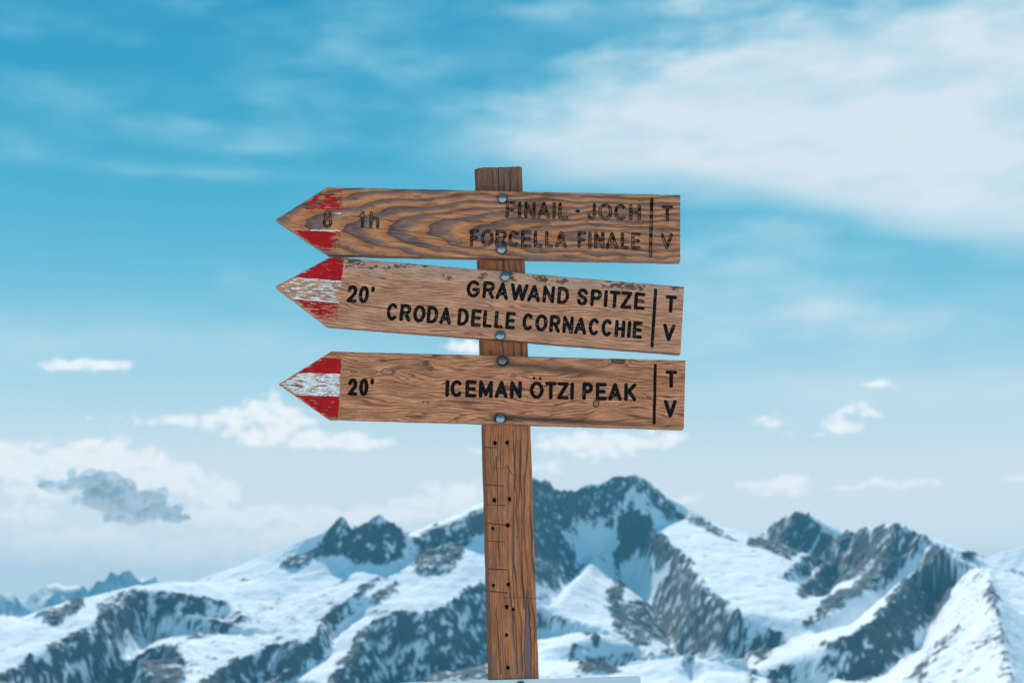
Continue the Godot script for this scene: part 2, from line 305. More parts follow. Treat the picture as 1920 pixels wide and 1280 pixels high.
func _ready() -> void:
	rng.seed = 7
	set_noises()
	# --- camera, sky, sun, exposure
	var camera := Camera3D.new()
	camera.name = "camera"
	var lens := CameraAttributesPhysical.new()
	lens.frustum_focal_length = 72.92
	lens.frustum_focus_distance = 2.74
	lens.frustum_near = 0.05
	lens.frustum_far = 60000.0
	lens.exposure_aperture = 10.5
	camera.attributes = lens
	camera.fov = 26.99
	camera.near = 0.05
	camera.far = 60000.0
	camera.position = CAMERA_AT
	camera.rotation.x = CAMERA_PITCH
	add_child(camera)
	camera.current = true
	var around := WorldEnvironment.new()
	around.name = "world_environment"
	var env := Environment.new()
	env.tonemap_mode = Environment.TONE_MAPPER_LINEAR
	env.tonemap_exposure = 1.06
	env.background_mode = Environment.BG_SKY
	env.sky = Sky.new()
	var air := PanoramaSkyMaterial.new()
	air.panorama = sky_panorama()
	env.sky.sky_material = air
	env.background_energy_multiplier = 1.0
	env.sdfgi_enabled = true
	env.ssao_enabled = true
	env.ssil_enabled = true
	env.fog_enabled = true
	env.fog_light_color = Color(0.44, 0.81, 0.96)
	env.fog_density = 0.000046
	env.fog_sky_affect = 0.0
	around.environment = env
	add_child(around)
	var sun := DirectionalLight3D.new()
	sun.name = "sun"
	sun.light_color = Color(1.0, 0.97, 0.93)
	sun.light_energy = 1.55
	sun.light_angular_distance = 0.53
	sun.shadow_enabled = true
	sun.basis = Basis.looking_at(-SUN_TOWARDS.normalized(), Vector3.UP)
	add_child(sun)
	# --- the large structure
	mountain_range()
	far_mountains()
	snowy_ground()
	for c in CLOUDS:
		cloud(c)
	# --- the signpost
	signpost()


func set_noises() -> void:
	plain_noise.seed = 3
	plain_noise.noise_type = FastNoiseLite.TYPE_SIMPLEX_SMOOTH
	plain_noise.frequency = 1.0
	plain_noise.fractal_type = FastNoiseLite.FRACTAL_NONE
	cloud_noise.seed = 11
	cloud_noise.noise_type = FastNoiseLite.TYPE_SIMPLEX_SMOOTH
	cloud_noise.frequency = 1.0
	cloud_noise.fractal_octaves = 5
	cloud_noise.fractal_gain = 0.55
	crag_noise.seed = 21
	crag_noise.noise_type = FastNoiseLite.TYPE_SIMPLEX_SMOOTH
	crag_noise.frequency = 1.0
	crag_noise.fractal_type = FastNoiseLite.FRACTAL_RIDGED
	crag_noise.fractal_octaves = 5
	crag_noise.fractal_gain = 0.5
	roll_noise.seed = 33
	roll_noise.noise_type = FastNoiseLite.TYPE_SIMPLEX_SMOOTH
	roll_noise.frequency = 1.0
	roll_noise.fractal_octaves = 4


# ------------------------------------------------------------------ sky

func ramp(table: Array, x: float) -> Color:
	for i in range(1, table.size()):
		if x <= table[i][0]:
			var t: float = clampf((x - table[i - 1][0]) / (table[i][0] - table[i - 1][0]), 0.0, 1.0)
			return (table[i - 1][1] as Color).lerp(table[i][1], t)
	return table[-1][1]


func rgb8(r: float, g: float, b: float) -> Color:
	return Color(r / 255.0, g / 255.0, b / 255.0)


var sky_ramp := [[0.0, rgb8(244, 249, 250)], [3.0, rgb8(236, 244, 247)], [6.0, rgb8(215, 231, 238)], [9.0, rgb8(172, 214, 230)], [12.0, rgb8(120, 193, 219)], [16.0, rgb8(82, 175, 207)], [20.0, rgb8(58, 160, 198)], [25.0, rgb8(47, 148, 191)], [45.0, rgb8(44, 138, 186)], [90.0, rgb8(40, 122, 175)]]


func sky_color(azimuth: float, el: float, cloud: float) -> Color:
	# the cloud pattern of the view goes on round the horizon, mirrored and broken up by other noise
	var az := azimuth
	var k := wrapf(az + 22.0, 0.0, 88.0)
	if absf(azimuth) > 90.0:
		azimuth = signf(azimuth) * (180.0 - absf(azimuth))
	az = (k if k < 44.0 else 88.0 - k) - 22.0
	var c := ramp(sky_ramp, el)
	var streak := cloud_noise.get_noise_3d(azimuth * 0.045 + el * 0.03, el * 0.17 - azimuth * 0.012, 5.0)
	var fine := cloud_noise.get_noise_3d(azimuth * 0.16 + el * 0.12, el * 0.5 - azimuth * 0.05, 9.0)
	# thin high cloud everywhere
	var veil := smoothstep(-0.15, 0.75, streak + fine * 0.35) * (0.42 + 0.4 * smoothstep(22.0, 40.0, el)) * smoothstep(6.0, 14.0, el)
	for b in VEIL_BANDS:
		var u: float = (az - b[0]) / b[2]
		var v: float = (el - b[1] + streak * 0.5) / b[3]
		veil += b[4] * exp(-u * u - v * v) * (0.75 + 0.6 * fine)
	# the broad veil on the right, its lower edge clearer than the upper one
	var low := edge(VEIL_LOW, az) + streak * 0.9 + fine * 0.5
	var high := edge(VEIL_HIGH, az) + 2.0 + streak * 3.0 + fine * 1.5
	var body := smoothstep(low - 0.9, low + 1.5, el) * (1.0 - smoothstep(high - 2.4, high + 2.2, el)) * smoothstep(-7.0, 4.0, az + fine * 2.0)
	veil = maxf(veil, body * (0.93 + 0.22 * fine + 0.22 * streak))
	veil = clampf(veil, 0.0, 0.97)
	c = c.lerp(rgb8(219, 230, 238), veil)
	return c.lerp(rgb8(250, 252, 253), 1.0 - exp(-cloud * 2.6))


func cloud_density(azimuth: float, el: float) -> float:
	var az := azimuth
	var k := wrapf(az + 22.0, 0.0, 88.0)
	az = (k if k < 44.0 else 88.0 - k) - 22.0
	if absf(azimuth) > 90.0:
		azimuth = signf(azimuth) * (180.0 - absf(azimuth))
	var wx := cloud_noise.get_noise_3d(azimuth * 0.5, el * 0.8, 2.0)
	var wy := cloud_noise.get_noise_3d(azimuth * 0.5, el * 0.8, 31.0)
	var bx := az + wx * 0.5
	var by := el + wy * 0.3
	var d := 0.0
	for b in PUFFS:
		var u: float = (bx - b[0]) / b[2]
		if absf(u) < 2.2:
			var v: float = (by - b[1]) / b[3]
			if v < 0.0:
				v *= 1.35
			d += b[4] * exp(-u * u - v * v)
	if d < 0.03:
		return 0.0
	var billow := 0.45 - crag_noise.get_noise_3d(azimuth * 0.75 + wx * 0.4, el * 1.15 + wy * 0.4, 15.0)
	var wisps := cloud_noise.get_noise_3d(azimuth * 1.3, el * 2.4, 45.0)
	return smoothstep(0.30, 1.1, d * 1.1 + billow * 0.45 + wisps * 0.45 - 0.08) * clampf(0.75 + billow * 0.9 + wisps * 0.9, 0.15, 1.6)


func edge(points: Array, x: float) -> float:
	for i in range(1, points.size()):
		if x <= points[i][0]:
			var t: float = clampf((x - points[i - 1][0]) / (points[i][0] - points[i - 1][0]), 0.0, 1.0)
			return lerpf(points[i - 1][1], points[i][1], t)
	return points[-1][1]


func sky_part(from_az: float, top_el: float, step: float, w: int, h: int) -> Image:
	var im := Image.create(w, h, false, Image.FORMAT_RGB8)
	for j in h:
		var el := top_el - (j + 0.5) * step
		for i in w:
			var az := wrapf(from_az + (i + 0.5) * step, -180.0, 180.0)
			im.set_pixel(i, j, sky_color(az, el, cloud_density(az, el) if el < 14.0 else 0.0))
	return im


func sky_panorama() -> ImageTexture:
	var whole := sky_part(0.0, 90.0, 360.0 / 1024.0, 1024, 256)
	whole.resize(4096, 1024, Image.INTERPOLATE_CUBIC)
	# finer steps where clouds are small on the horizon ahead
	var step := 360.0 / 4096.0
	var near := sky_part(-280.0 * step, 90.0 - 704.0 * step, step, 560, 320)
	whole.blit_rect(near, Rect2i(280, 0, 280, 320), Vector2i(0, 704))
	whole.blit_rect(near, Rect2i(0, 0, 280, 320), Vector2i(4096 - 280, 704))
	var sky := Image.create(4096, 2048, false, Image.FORMAT_RGB8)
	sky.fill(rgb8(240, 246, 248))
	sky.blit_rect(whole, Rect2i(0, 0, 4096, 1024), Vector2i.ZERO)
	return ImageTexture.create_from_image(sky)


# ------------------------------------------------------------------ terrain

const X0 := -3200.0
const Z0 := -8200.0
const COARSE := 20.0
const COARSE_X := 321
const COARSE_Z := 301
const FINE := 5.6


func coarse_heights() -> PackedFloat32Array:
	var h := PackedFloat32Array()
	h.resize(COARSE_X * COARSE_Z)
	h.fill(-900.0)
	var k := 14.0
	for r in RIDGES:
		var p: Array = r[0]
		var s_back: float = r[1]
		var s_front: float = r[2]
		var reach: float = r[3]
		var g: float = r[4]
		var x_lo := 1e9
		var x_hi := -1e9
		var z_lo := 1e9
		var z_hi := -1e9
		var top := -1e9
		var seg := PackedFloat32Array()
		for i in p.size():
			x_lo = minf(x_lo, p[i][0]); x_hi = maxf(x_hi, p[i][0]); z_lo = minf(z_lo, p[i][2]); z_hi = maxf(z_hi, p[i][2]); top = maxf(top, p[i][1])
			if i:
				var a: Array = p[i - 1]
				var ex: float = p[i][0] - a[0]
				var ez: float = p[i][2] - a[2]
				seg.append_array(PackedFloat32Array([a[0], a[1], a[2], ex, p[i][1] - a[1], ez, ex * ex + ez * ez + 1e-6, sqrt(ex * ex + ez * ez)]))
		var n := seg.size() / 8
		for j in COARSE_Z:
			var z := Z0 + j * COARSE
			var oz := maxf(maxf(z_lo - z, z - z_hi), 0.0)
			for i in COARSE_X:
				var x := X0 + i * COARSE
				var at := j * COARSE_X + i
				var old := h[at]
				var ox := maxf(maxf(x_lo - x, x - x_hi), 0.0)
				if top - g * maxf(ox, oz) < old - k:
					continue
				var best := -1e9
				for s in n:
					var q := s * 8
					var px := x - seg[q]
					var pz := z - seg[q + 2]
					var ex := seg[q + 3]
					var ez := seg[q + 5]
					var t := clampf((px * ex + pz * ez) / seg[q + 6], 0.0, 1.0)
					var dx := px - t * ex
					var dz := pz - t * ez
					var d := sqrt(dx * dx + dz * dz)
					var side := (ex * dz - ez * dx) / (seg[q + 7] * maxf(d, 0.001))
					var slope := s_back + (s_front - s_back) * clampf(side * 1.2 + 0.5, 0.0, 1.0)
					best = maxf(best, seg[q + 1] + t * seg[q + 4] - (g * d + (slope - g) * reach * tanh(d / reach)))
				var m := clampf(0.5 + 0.5 * (best - old) / k, 0.0, 1.0)
				h[at] = old + (best - old) * m + k * m * (1.0 - m)
	for c in CLIFFS:
		var p: Array = c[0]
		var drop: float = c[1]
		var wide: float = c[2]
		var back: float = c[3]
		var x_lo := 1e9
		var x_hi := -1e9
		var z_lo := 1e9
		var z_hi := -1e9
		var total := 0.0
		var seg := PackedFloat32Array()
		for i in p.size():
			x_lo = minf(x_lo, p[i][0]); x_hi = maxf(x_hi, p[i][0]); z_lo = minf(z_lo, p[i][1]); z_hi = maxf(z_hi, p[i][1])
			if i:
				var ex: float = p[i][0] - p[i - 1][0]
				var ez: float = p[i][1] - p[i - 1][1]
				var l := sqrt(ex * ex + ez * ez)
				seg.append_array(PackedFloat32Array([p[i - 1][0], p[i - 1][1], ex, ez, l, total]))
				total += l
		var n := seg.size() / 6
		var far := wide + 5.0 * back
		var i0 := clampi(int((x_lo - far - X0) / COARSE), 0, COARSE_X - 1)
		var i1 := clampi(int((x_hi + far - X0) / COARSE) + 1, 0, COARSE_X - 1)
		var j0 := clampi(int((z_lo - far - Z0) / COARSE), 0, COARSE_Z - 1)
		var j1 := clampi(int((z_hi + far - Z0) / COARSE) + 1, 0, COARSE_Z - 1)
		for j in range(j0, j1 + 1):
			var z := Z0 + j * COARSE
			for i in range(i0, i1 + 1):
				var x := X0 + i * COARSE
				var near := 1e9
				var side := 0.0
				var along := 0.0
				for s in n:
					var q := s * 6
					var px := x - seg[q]
					var pz := z - seg[q + 1]
					var ex := seg[q + 2]
					var ez := seg[q + 3]
					var l := seg[q + 4]
					var t := clampf((px * ex + pz * ez) / (l * l + 1e-6), 0.0, 1.0)
					var dx := px - t * ex
					var dz := pz - t * ez
					var d := dx * dx + dz * dz
					if d < near - 1e-4:
						near = d
						side = (ex * dz - ez * dx) / maxf(l, 0.001)
						along = seg[q + 5] + t * l
				near = sqrt(near)
				var front := clampf(side / maxf(near, 0.001) * 1.5, 0.0, 1.0)
				if front <= 0.0:
					continue
				var q := clampf(near / wide, 0.0, 1.0)
				q = q * q * (3.0 - 2.0 * q) * 0.5 + q * 0.5
				var e := clampf(minf(along, total - along) / (0.12 * total + 1.0), 0.0, 1.0)
				h[j * COARSE_X + i] -= drop * front * q * exp(-maxf(near - wide, 0.0) / back) * e * e * (3.0 - 2.0 * e)
	return h


func rock_share(step: float, w: int, d: int) -> PackedFloat32Array:
	var m := PackedFloat32Array()
	m.resize(w * d)
	for pass_snow in 2:
		for r in (SNOW_STRIPS if pass_snow else ROCKS):
			var poly := PackedVector2Array()
			for p in (r[0] if pass_snow else r[1]):
				poly.append(Vector2(p[0], p[1]))
			var box := Rect2(poly[0], Vector2.ZERO)
			for p in poly:
				box = box.expand(p)
			for j in range(maxi(0, int((box.position.y - Z0) / step)), mini(d - 1, int((box.end.y - Z0) / step) + 1) + 1):
				for i in range(maxi(0, int((box.position.x - X0) / step)), mini(w - 1, int((box.end.x - X0) / step) + 1) + 1):
					if Geometry2D.is_point_in_polygon(Vector2(X0 + i * step, Z0 + j * step), poly):
						m[j * w + i] = -0.6 if pass_snow else maxf(m[j * w + i], r[0])
	return m


func mountain_range() -> void:
	var coarse := coarse_heights()
	var shape := Image.create_from_data(COARSE_X, COARSE_Z, false, Image.FORMAT_RF, coarse.to_byte_array())
	var w := int((COARSE_X - 1) * COARSE / FINE) + 1
	var d := int((COARSE_Z - 1) * COARSE / FINE) + 1
	shape.resize(w, d, Image.INTERPOLATE_CUBIC)
	var base := shape.get_data().to_float32_array()
	var share := rock_share(10.0, 641, 601)
	var h := PackedFloat32Array()
	h.resize(w * d)
	var rock := PackedFloat32Array()
	rock.resize(w * d)
	for j in d:
		# cells of a resized picture lie between the corners of the grid: the same stretch for both axes
		var z := Z0 - COARSE * 0.5 + (j + 0.5) * COARSE_Z * COARSE / d
		for i in w:
			var x := X0 - COARSE * 0.5 + (i + 0.5) * COARSE_X * COARSE / w
			if absf(x) > -z * 0.44 + 250.0:
				continue
			var at := j * w + i
			var wx := plain_noise.get_noise_2d(x * 0.011, z * 0.011) * 16.0 + plain_noise.get_noise_2d(x * 0.04, z * 0.04) * 9.0
			var wz := plain_noise.get_noise_2d(x * 0.011 + 90.0, z * 0.011) * 16.0 + plain_noise.get_noise_2d(x * 0.04, z * 0.04 + 70.0) * 9.0
			var mi := clampi(int((x + wx - X0) / 10.0 + 0.5), 0, 640)
			var mj := clampi(int((z + wz - Z0) / 10.0 + 0.5), 0, 600)
			var s := share[mj * 641 + mi]
			var i2 := mini(i + 1, w - 1)
			var j2 := mini(j + 1, d - 1)
			var gx := (base[j * w + i2] - base[at]) / FINE
			var gz := (base[j2 * w + i] - base[at]) / FINE
			var steep := sqrt(gx * gx + gz * gz)
			# ribs run down the slope: noise squeezed across the fall line
			# ledges and gullies slant: noise in x, height and z, drawn out along x + height
			var hh := base[at] * 1.15
			var over := (x - hh) * 0.7071
			var run := (x + hh) * 0.7071
			var crag := crag_noise.get_noise_3d(over * 0.0058 + wx * 0.006, run * 0.0038, z * 0.0046 + wz * 0.006)
			var small := crag_noise.get_noise_3d(over * 0.019, run * 0.012 + 50.0, z * 0.015)
			var rough := clampf(maxf(s, 0.0) * 0.9 + smoothstep(0.75, 1.3, steep) * 0.3, 0.0, 1.0)
			h[at] = base[at] + roll_noise.get_noise_2d(x * 0.004, z * 0.004) * 9.0 + roll_noise.get_noise_3d(over * 0.022, run * 0.008 + 9.0, z * 0.014) * 2.6 + (crag - 0.1) * (3.0 + 19.0 * rough) + (small - 0.1) * (1.0 + 9.0 * rough)
			if s >= 0.0:
				var grain := roll_noise.get_noise_3d(over * 0.019, run * 0.012, z * 0.012) * 0.95 + roll_noise.get_noise_3d(over * 0.055, run * 0.042, z * 0.045 + 20.0) * 0.85 + small * 0.25
				var want := maxf(s, smoothstep(1.0, 1.8, steep) * 0.4)
				rock[at] = smoothstep(0.40, 0.58, want + grain * 0.72 + (0.03 if s > 0.3 else -0.10))
	var ids := PackedInt32Array()
	ids.resize(w * d)
	ids.fill(-1)
	var verts := PackedVector3Array()
	var norms := PackedVector3Array()
	var tints := PackedColorArray()
	var sx := COARSE_X * COARSE / w
	var sz := COARSE_Z * COARSE / d
	for j in range(1, d - 1):
		var z := Z0 - COARSE * 0.5 + (j + 0.5) * sz
		for i in range(1, w - 1):
			var x := X0 - COARSE * 0.5 + (i + 0.5) * sx
			if absf(x) > -z * 0.42 + 200.0:
				continue
			var at := j * w + i
			ids[at] = verts.size()
			verts.append(Vector3(x, h[at], z))
			norms.append(Vector3((h[at - 1] - h[at + 1]) / (2.0 * sx), 1.0, (h[at - w] - h[at + w]) / (2.0 * sz)).normalized())
			var v := plain_noise.get_noise_2d(x * 0.03, z * 0.03)
			var stone := Color(0.052, 0.074, 0.083).lerp(Color(0.092, 0.104, 0.108), v * 0.5 + 0.5)
			tints.append(Color(0.86, 0.88, 0.90).lerp(stone, rock[at]))
	var index := PackedInt32Array()
	for j in range(1, d - 2):
		for i in range(1, w - 2):
			var a := ids[j * w + i]
			var b := ids[j * w + i + 1]
			var c := ids[(j + 1) * w + i]
			var e := ids[(j + 1) * w + i + 1]
			if a >= 0 and b >= 0 and c >= 0 and e >= 0:
				index.append_array(PackedInt32Array([a, b, c, b, e, c]))
	var o := put(self, "mountain_range", mesh_of(verts, norms, index, PackedVector2Array(), tints), snow_material())
	o.set_meta("kind", "structure")
	o.set_meta("label", "snow-covered rocky mountain range behind the signpost")


func snow_material() -> StandardMaterial3D:
	var m := StandardMaterial3D.new()
	m.resource_name = "snow_and_rock"
	m.vertex_color_use_as_albedo = true
	m.roughness = 0.85
	m.metallic_specular = 0.3
	return m


func far_mountains() -> void:
	var verts := PackedVector3Array()
	var norms := PackedVector3Array()
	var tints := PackedColorArray()
	var index := PackedInt32Array()
	var na := 1500
	var nr := 60
	var heights := PackedFloat32Array()
	heights.resize(na * nr)
	for j in nr:
		var r := 12200.0 + j * 95.0
		for i in na:
			var a := TAU * i / na
			var x := sin(a) * r
			var z := -cos(a) * r
			var across := 1.0 - absf(r - 15000.0) / 2850.0
			var crag := crag_noise.get_noise_2d(x * 0.00022, z * 0.00022)
			heights[j * na + i] = -1270.0 + across * 1130.0 + crag * 520.0 * across + crag_noise.get_noise_2d(x * 0.0011, z * 0.0011) * 330.0 * across
	for j in nr:
		var r := 12200.0 + j * 95.0
		for i in na:
			var a := TAU * i / na
			verts.append(Vector3(sin(a) * r, heights[j * na + i], -cos(a) * r))
			var dr := (heights[mini(j + 1, nr - 1) * na + i] - heights[maxi(j - 1, 0) * na + i]) / 190.0
			var da := (heights[j * na + (i + 1) % na] - heights[j * na + (i + na - 1) % na]) / (2.0 * TAU * r / na)
			norms.append((Vector3.UP - Vector3(sin(a), 0, -cos(a)) * dr - Vector3(cos(a), 0, sin(a)) * da).normalized())
			var steep := sqrt(dr * dr + da * da)
			var v := roll_noise.get_noise_2d(verts[-1].x * 0.002, verts[-1].z * 0.002)
			tints.append(Color(0.86, 0.88, 0.90).lerp(Color(0.07, 0.09, 0.10), smoothstep(0.55, 0.85, steep + v * 0.8) * 0.5))
	for j in nr - 1:
		for i in na:
			var b := (i + 1) % na
			index.append_array(PackedInt32Array([j * na + i, (j + 1) * na + i, j * na + b, j * na + b, (j + 1) * na + i, (j + 1) * na + b]))
	var o := put(self, "far_mountains", mesh_of(verts, norms, index, PackedVector2Array(), tints), snow_material())
	o.set_meta("kind", "structure")
	o.set_meta("label", "pale blue far mountains on the left horizon")


func ground_height(x: float, z: float) -> float:
	# a broad snowy crest: level round the post and behind the camera, falling away into the valley ahead
	var ahead := maxf(0.0, -z - 9.0 - absf(x) * 0.1)
	var aside := maxf(0.0, sqrt(x * x + z * z) - 160.0)
	var fall := ahead * ahead / (ahead + 30.0) * 0.5 + aside * aside / (aside + 300.0) * 0.33
	var calm := smoothstep(0.6, 3.0, sqrt(x * x + z * z))
	return -900.0 * (1.0 - exp(-fall / 900.0)) + calm * (roll_noise.get_noise_2d(x * 0.08, z * 0.08) * 0.16 + plain_noise.get_noise_2d(x * 0.011, z * 0.011) * minf(2.5, 0.02 * sqrt(x * x + z * z))) - calm * 0.05


func snowy_ground() -> void:
	var verts := PackedVector3Array()
	var norms := PackedVector3Array()
	var index := PackedInt32Array()
	var na := 180
	var rings: Array[float] = []
	var r := 0.25
	while r < 13000.0:
		rings.append(r)
		r *= 1.075
	verts.append(Vector3(0, ground_height(0, 0), 0))
	for q in rings:
		for i in na:
			var a := TAU * i / na
			verts.append(Vector3(sin(a) * q, ground_height(sin(a) * q, -cos(a) * q), -cos(a) * q))
	for v in verts:
		var e := maxf(0.1, v.length() * 0.03)
		norms.append(Vector3(ground_height(v.x - e, v.z) - ground_height(v.x + e, v.z), 2.0 * e, ground_height(v.x, v.z - e) - ground_height(v.x, v.z + e)).normalized())
	for i in na:
		var b := (i + 1) % na
		index.append_array(PackedInt32Array([0, 1 + i, 1 + b]))
		for j in rings.size() - 1:
			var p := 1 + j * na
			index.append_array(PackedInt32Array([p + i, p + na + i, p + b, p + b, p + na + i, p + na + b]))
	var m := StandardMaterial3D.new()
	m.resource_name = "snow"
	m.albedo_color = Color(0.86, 0.88, 0.90).linear_to_srgb()
	m.roughness = 0.8
	m.metallic_specular = 0.3
	var o := put(self, "snowy_ground", mesh_of(verts, norms, index, PackedVector2Array(), PackedColorArray()), m)
	o.set_meta("kind", "structure")
	o.set_meta("label", "snow-covered summit ground under the signpost")


# ------------------------------------------------------------------ cumulus clouds

func cloud(given: Dictionary) -> void:
	# heaped round billows over a flatter base; centre and radii of each heap in metres
	var verts := PackedVector3Array()
	var norms := PackedVector3Array()
	var index := PackedInt32Array()
	var heaps: Array = given.heaps
	var middle := Vector3.ZERO
	var base := 1e9
	for q in heaps:
		middle += Vector3(q[0], q[1], q[2]) / heaps.size()
		base = minf(base, q[1] - q[4] * 0.75)
	var lumps := []
	for q in heaps:
		var c := Vector3(q[0], q[1], q[2])
		var r := Vector3(q[3], q[4], q[3] * 0.7)
		lumps.append([c, r * Vector3(0.85, 0.8, 0.85)])
		var across := int(clampf(q[3] / q[4] * 12.0, 14.0, 40.0))
		for k in across:
			var a := rng.randf_range(0.0, TAU)
			var up := rng.randf_range(-0.6, 1.0)
			var flat := sqrt(maxf(0.0, 1.0 - up * up))
			var size: float = q[4] * rng.randf_range(0.16, 0.5)
			lumps.append([c + r * Vector3(cos(a) * flat, up, sin(a) * flat) * rng.randf_range(0.75, 1.05), Vector3(size * rng.randf_range(1.0, 1.6), size, size)])
	for l in lumps:
		var c: Vector3 = l[0]
		var r: Vector3 = l[1]
		var nu := 30
		var nv := 18
		var first := verts.size()
		for j in nv + 1:
			var th := PI * j / nv
			for i in nu + 1:
				var ph := TAU * i / nu
				var n := Vector3(sin(th) * cos(ph), cos(th), sin(th) * sin(ph))
				var p := c + n * r
				var rough := 0.5 - crag_noise.get_noise_3dv(p * (0.0011 + 0.12 / maxf(r.y, 60.0) * 0.3))
				p = c + n * r * (0.82 + 0.5 * rough + 0.32 * cloud_noise.get_noise_3dv(p * 0.011))
				var foot := base + 30.0 * plain_noise.get_noise_2d(p.x * 0.004, p.z * 0.004)
				if p.y < foot:
					p.y = foot + (p.y - foot) * 0.3
				verts.append(p - middle)
		for j in nv + 1:
			for i in nu + 1:
				var k := first + j * (nu + 1) + i
				var e := verts[first + j * (nu + 1) + (i + 1) % nu] - verts[first + j * (nu + 1) + (i + nu - 1) % nu]
				var s := verts[first + mini(j + 1, nv) * (nu + 1) + i] - verts[first + maxi(j - 1, 0) * (nu + 1) + i]
				var n := s.cross(e).normalized()
				var out := verts[k] + middle - c
				if n.length() < 0.5:
					n = out.normalized()
				norms.append(n if n.dot(out) > 0.0 else -n)
				if i < nu and j < nv:
					index.append_array(PackedInt32Array([k, k + nu + 1, k + 1, k + 1, k + nu + 1, k + nu + 2]))
	var m := StandardMaterial3D.new()
	m.resource_name = "cloud_droplets"
	m.albedo_color = Color(0.97, 0.97, 0.97)
	m.roughness = 1.0
	m.metallic_specular = 0.0
	m.backlight_enabled = true
	m.backlight = Color(1.0, 1.0, 1.0)
	var o := put(self, "cloud", mesh_of(verts, norms, index, PackedVector2Array(), PackedColorArray()), m)
	o.position = middle
	o.set_meta("label", given.label)
	o.set_meta("category", "cloud")


# ------------------------------------------------------------------ mesh helpers

func mesh_of(verts: PackedVector3Array, norms: PackedVector3Array, index: PackedInt32Array, uv: PackedVector2Array, tints: PackedColorArray) -> ArrayMesh:
	var a := []
	a.resize(Mesh.ARRAY_MAX)
	a[Mesh.ARRAY_VERTEX] = verts
	a[Mesh.ARRAY_NORMAL] = norms
	a[Mesh.ARRAY_INDEX] = index
	if uv.size():
		a[Mesh.ARRAY_TEX_UV] = uv
	if tints.size():
		a[Mesh.ARRAY_COLOR] = tints
	var m := ArrayMesh.new()
	m.add_surface_from_arrays(Mesh.PRIMITIVE_TRIANGLES, a)
	return m


func put(parent: Node3D, called: String, mesh: Mesh, material: Material) -> MeshInstance3D:
	var o := MeshInstance3D.new()
	o.name = called
	o.mesh = mesh
	o.material_override = material
	parent.add_child(o, true)
	return o


# ------------------------------------------------------------------ lettering: strokes of a round cutter

func arc(cx: float, cy: float, rx: float, ry: float, from: float, to: float, n := 14) -> PackedVector2Array:
	var p := PackedVector2Array()
	for i in n + 1:
		var a := deg_to_rad(lerpf(from, to, float(i) / n))
		p.append(Vector2(cx + cos(a) * rx, cy + sin(a) * ry))
	return p


func line(numbers: Array) -> PackedVector2Array:
	var p := PackedVector2Array()
	for i in range(0, numbers.size(), 2):
		p.append(Vector2(numbers[i], numbers[i + 1]))
	return p


func glyph(c: String) -> Array:
	match c:
		"A": return [line([0, 0, 0.5, 1, 1, 0]), line([0.18, 0.3, 0.82, 0.3])]
		"C": return [arc(0.52, 0.5, 0.52, 0.5, 48, 312, 20)]
		"D": return [line([0, 0, 0, 1, 0.42, 1]) + arc(0.42, 0.5, 0.58, 0.5, 90, -90) + line([0, 0])]
		"E": return [line([1, 1, 0, 1, 0, 0, 1, 0]), line([0, 0.5, 0.9, 0.5])]
		"F": return [line([1, 1, 0, 1, 0, 0]), line([0, 0.5, 0.85, 0.5])]
		"G": return [arc(0.52, 0.5, 0.52, 0.5, 48, 345, 20) + line([1, 0.45, 0.55, 0.45])]
		"H": return [line([0, 0, 0, 1]), line([1, 0, 1, 1]), line([0, 0.5, 1, 0.5])]
		"I": return [line([0.5, 0, 0.5, 1])]
		"J": return [line([1, 1, 1, 0.3]) + arc(0.5, 0.3, 0.5, 0.3, 0, -165, 8)]
		"K": return [line([0, 0, 0, 1]), line([1, 1, 0, 0.36]), line([0.34, 0.58, 1, 0])]
		"L": return [line([0, 1, 0, 0, 1, 0])]
		"M": return [line([0, 0, 0, 1, 0.5, 0.12, 1, 1, 1, 0])]
		"N": return [line([0, 0, 0, 1, 1, 0, 1, 1])]
		"O", "0": return [arc(0.5, 0.5, 0.5, 0.5, 0, 360, 26)]
		"P": return [line([0, 0, 0, 1, 0.6, 1]) + arc(0.6, 0.74, 0.4, 0.26, 90, -90, 8) + line([0, 0.48])]
		"R": return [line([0, 0, 0, 1, 0.6, 1]) + arc(0.6, 0.75, 0.4, 0.25, 90, -90, 8) + line([0, 0.5]), line([0.5, 0.5, 1, 0])]
		"S": return [line([0.95, 0.8, 0.8, 0.95, 0.5, 1, 0.2, 0.94, 0.06, 0.77, 0.18, 0.6, 0.5, 0.51, 0.82, 0.42, 0.96, 0.23, 0.8, 0.05, 0.5, 0, 0.2, 0.05, 0.03, 0.22])]
		"T": return [line([0, 1, 1, 1]), line([0.5, 1, 0.5, 0])]
		"V": return [line([0, 1, 0.5, 0, 1, 1])]
		"W": return [line([0, 1, 0.25, 0, 0.5, 0.95, 0.75, 0, 1, 1])]
		"Z": return [line([0, 1, 1, 1, 0, 0, 1, 0])]
		"1": return [line([0, 0.76, 0.45, 0.86, 0.8, 1, 0.8, 0])]
		"2": return [line([0, 0.76, 0.14, 0.94, 0.45, 1, 0.8, 0.95, 0.97, 0.76, 0.9, 0.55, 0.6, 0.34, 0.2, 0.12, 0, 0, 1, 0])]
		"8": return [arc(0.5, 0.76, 0.42, 0.24, 0, 360, 18), arc(0.5, 0.26, 0.5, 0.26, 0, 360, 18)]
		"h": return [line([0, 1, 0, 0]), line([0, 0.4, 0.2, 0.58, 0.55, 0.66, 0.9, 0.58, 1, 0.4, 1, 0])]
		"'": return [line([0.5, 1, 0.5, 0.84])]
		"-": return [line([0, 0.5, 1, 0.5])]
		":": return [line([0, 0.5, 0.01, 0.5]), line([1, 0.5, 0.99, 0.5])]
	return []


# ------------------------------------------------------------------ carved, painted planks

const TEXELS := 1.6   # per millimetre

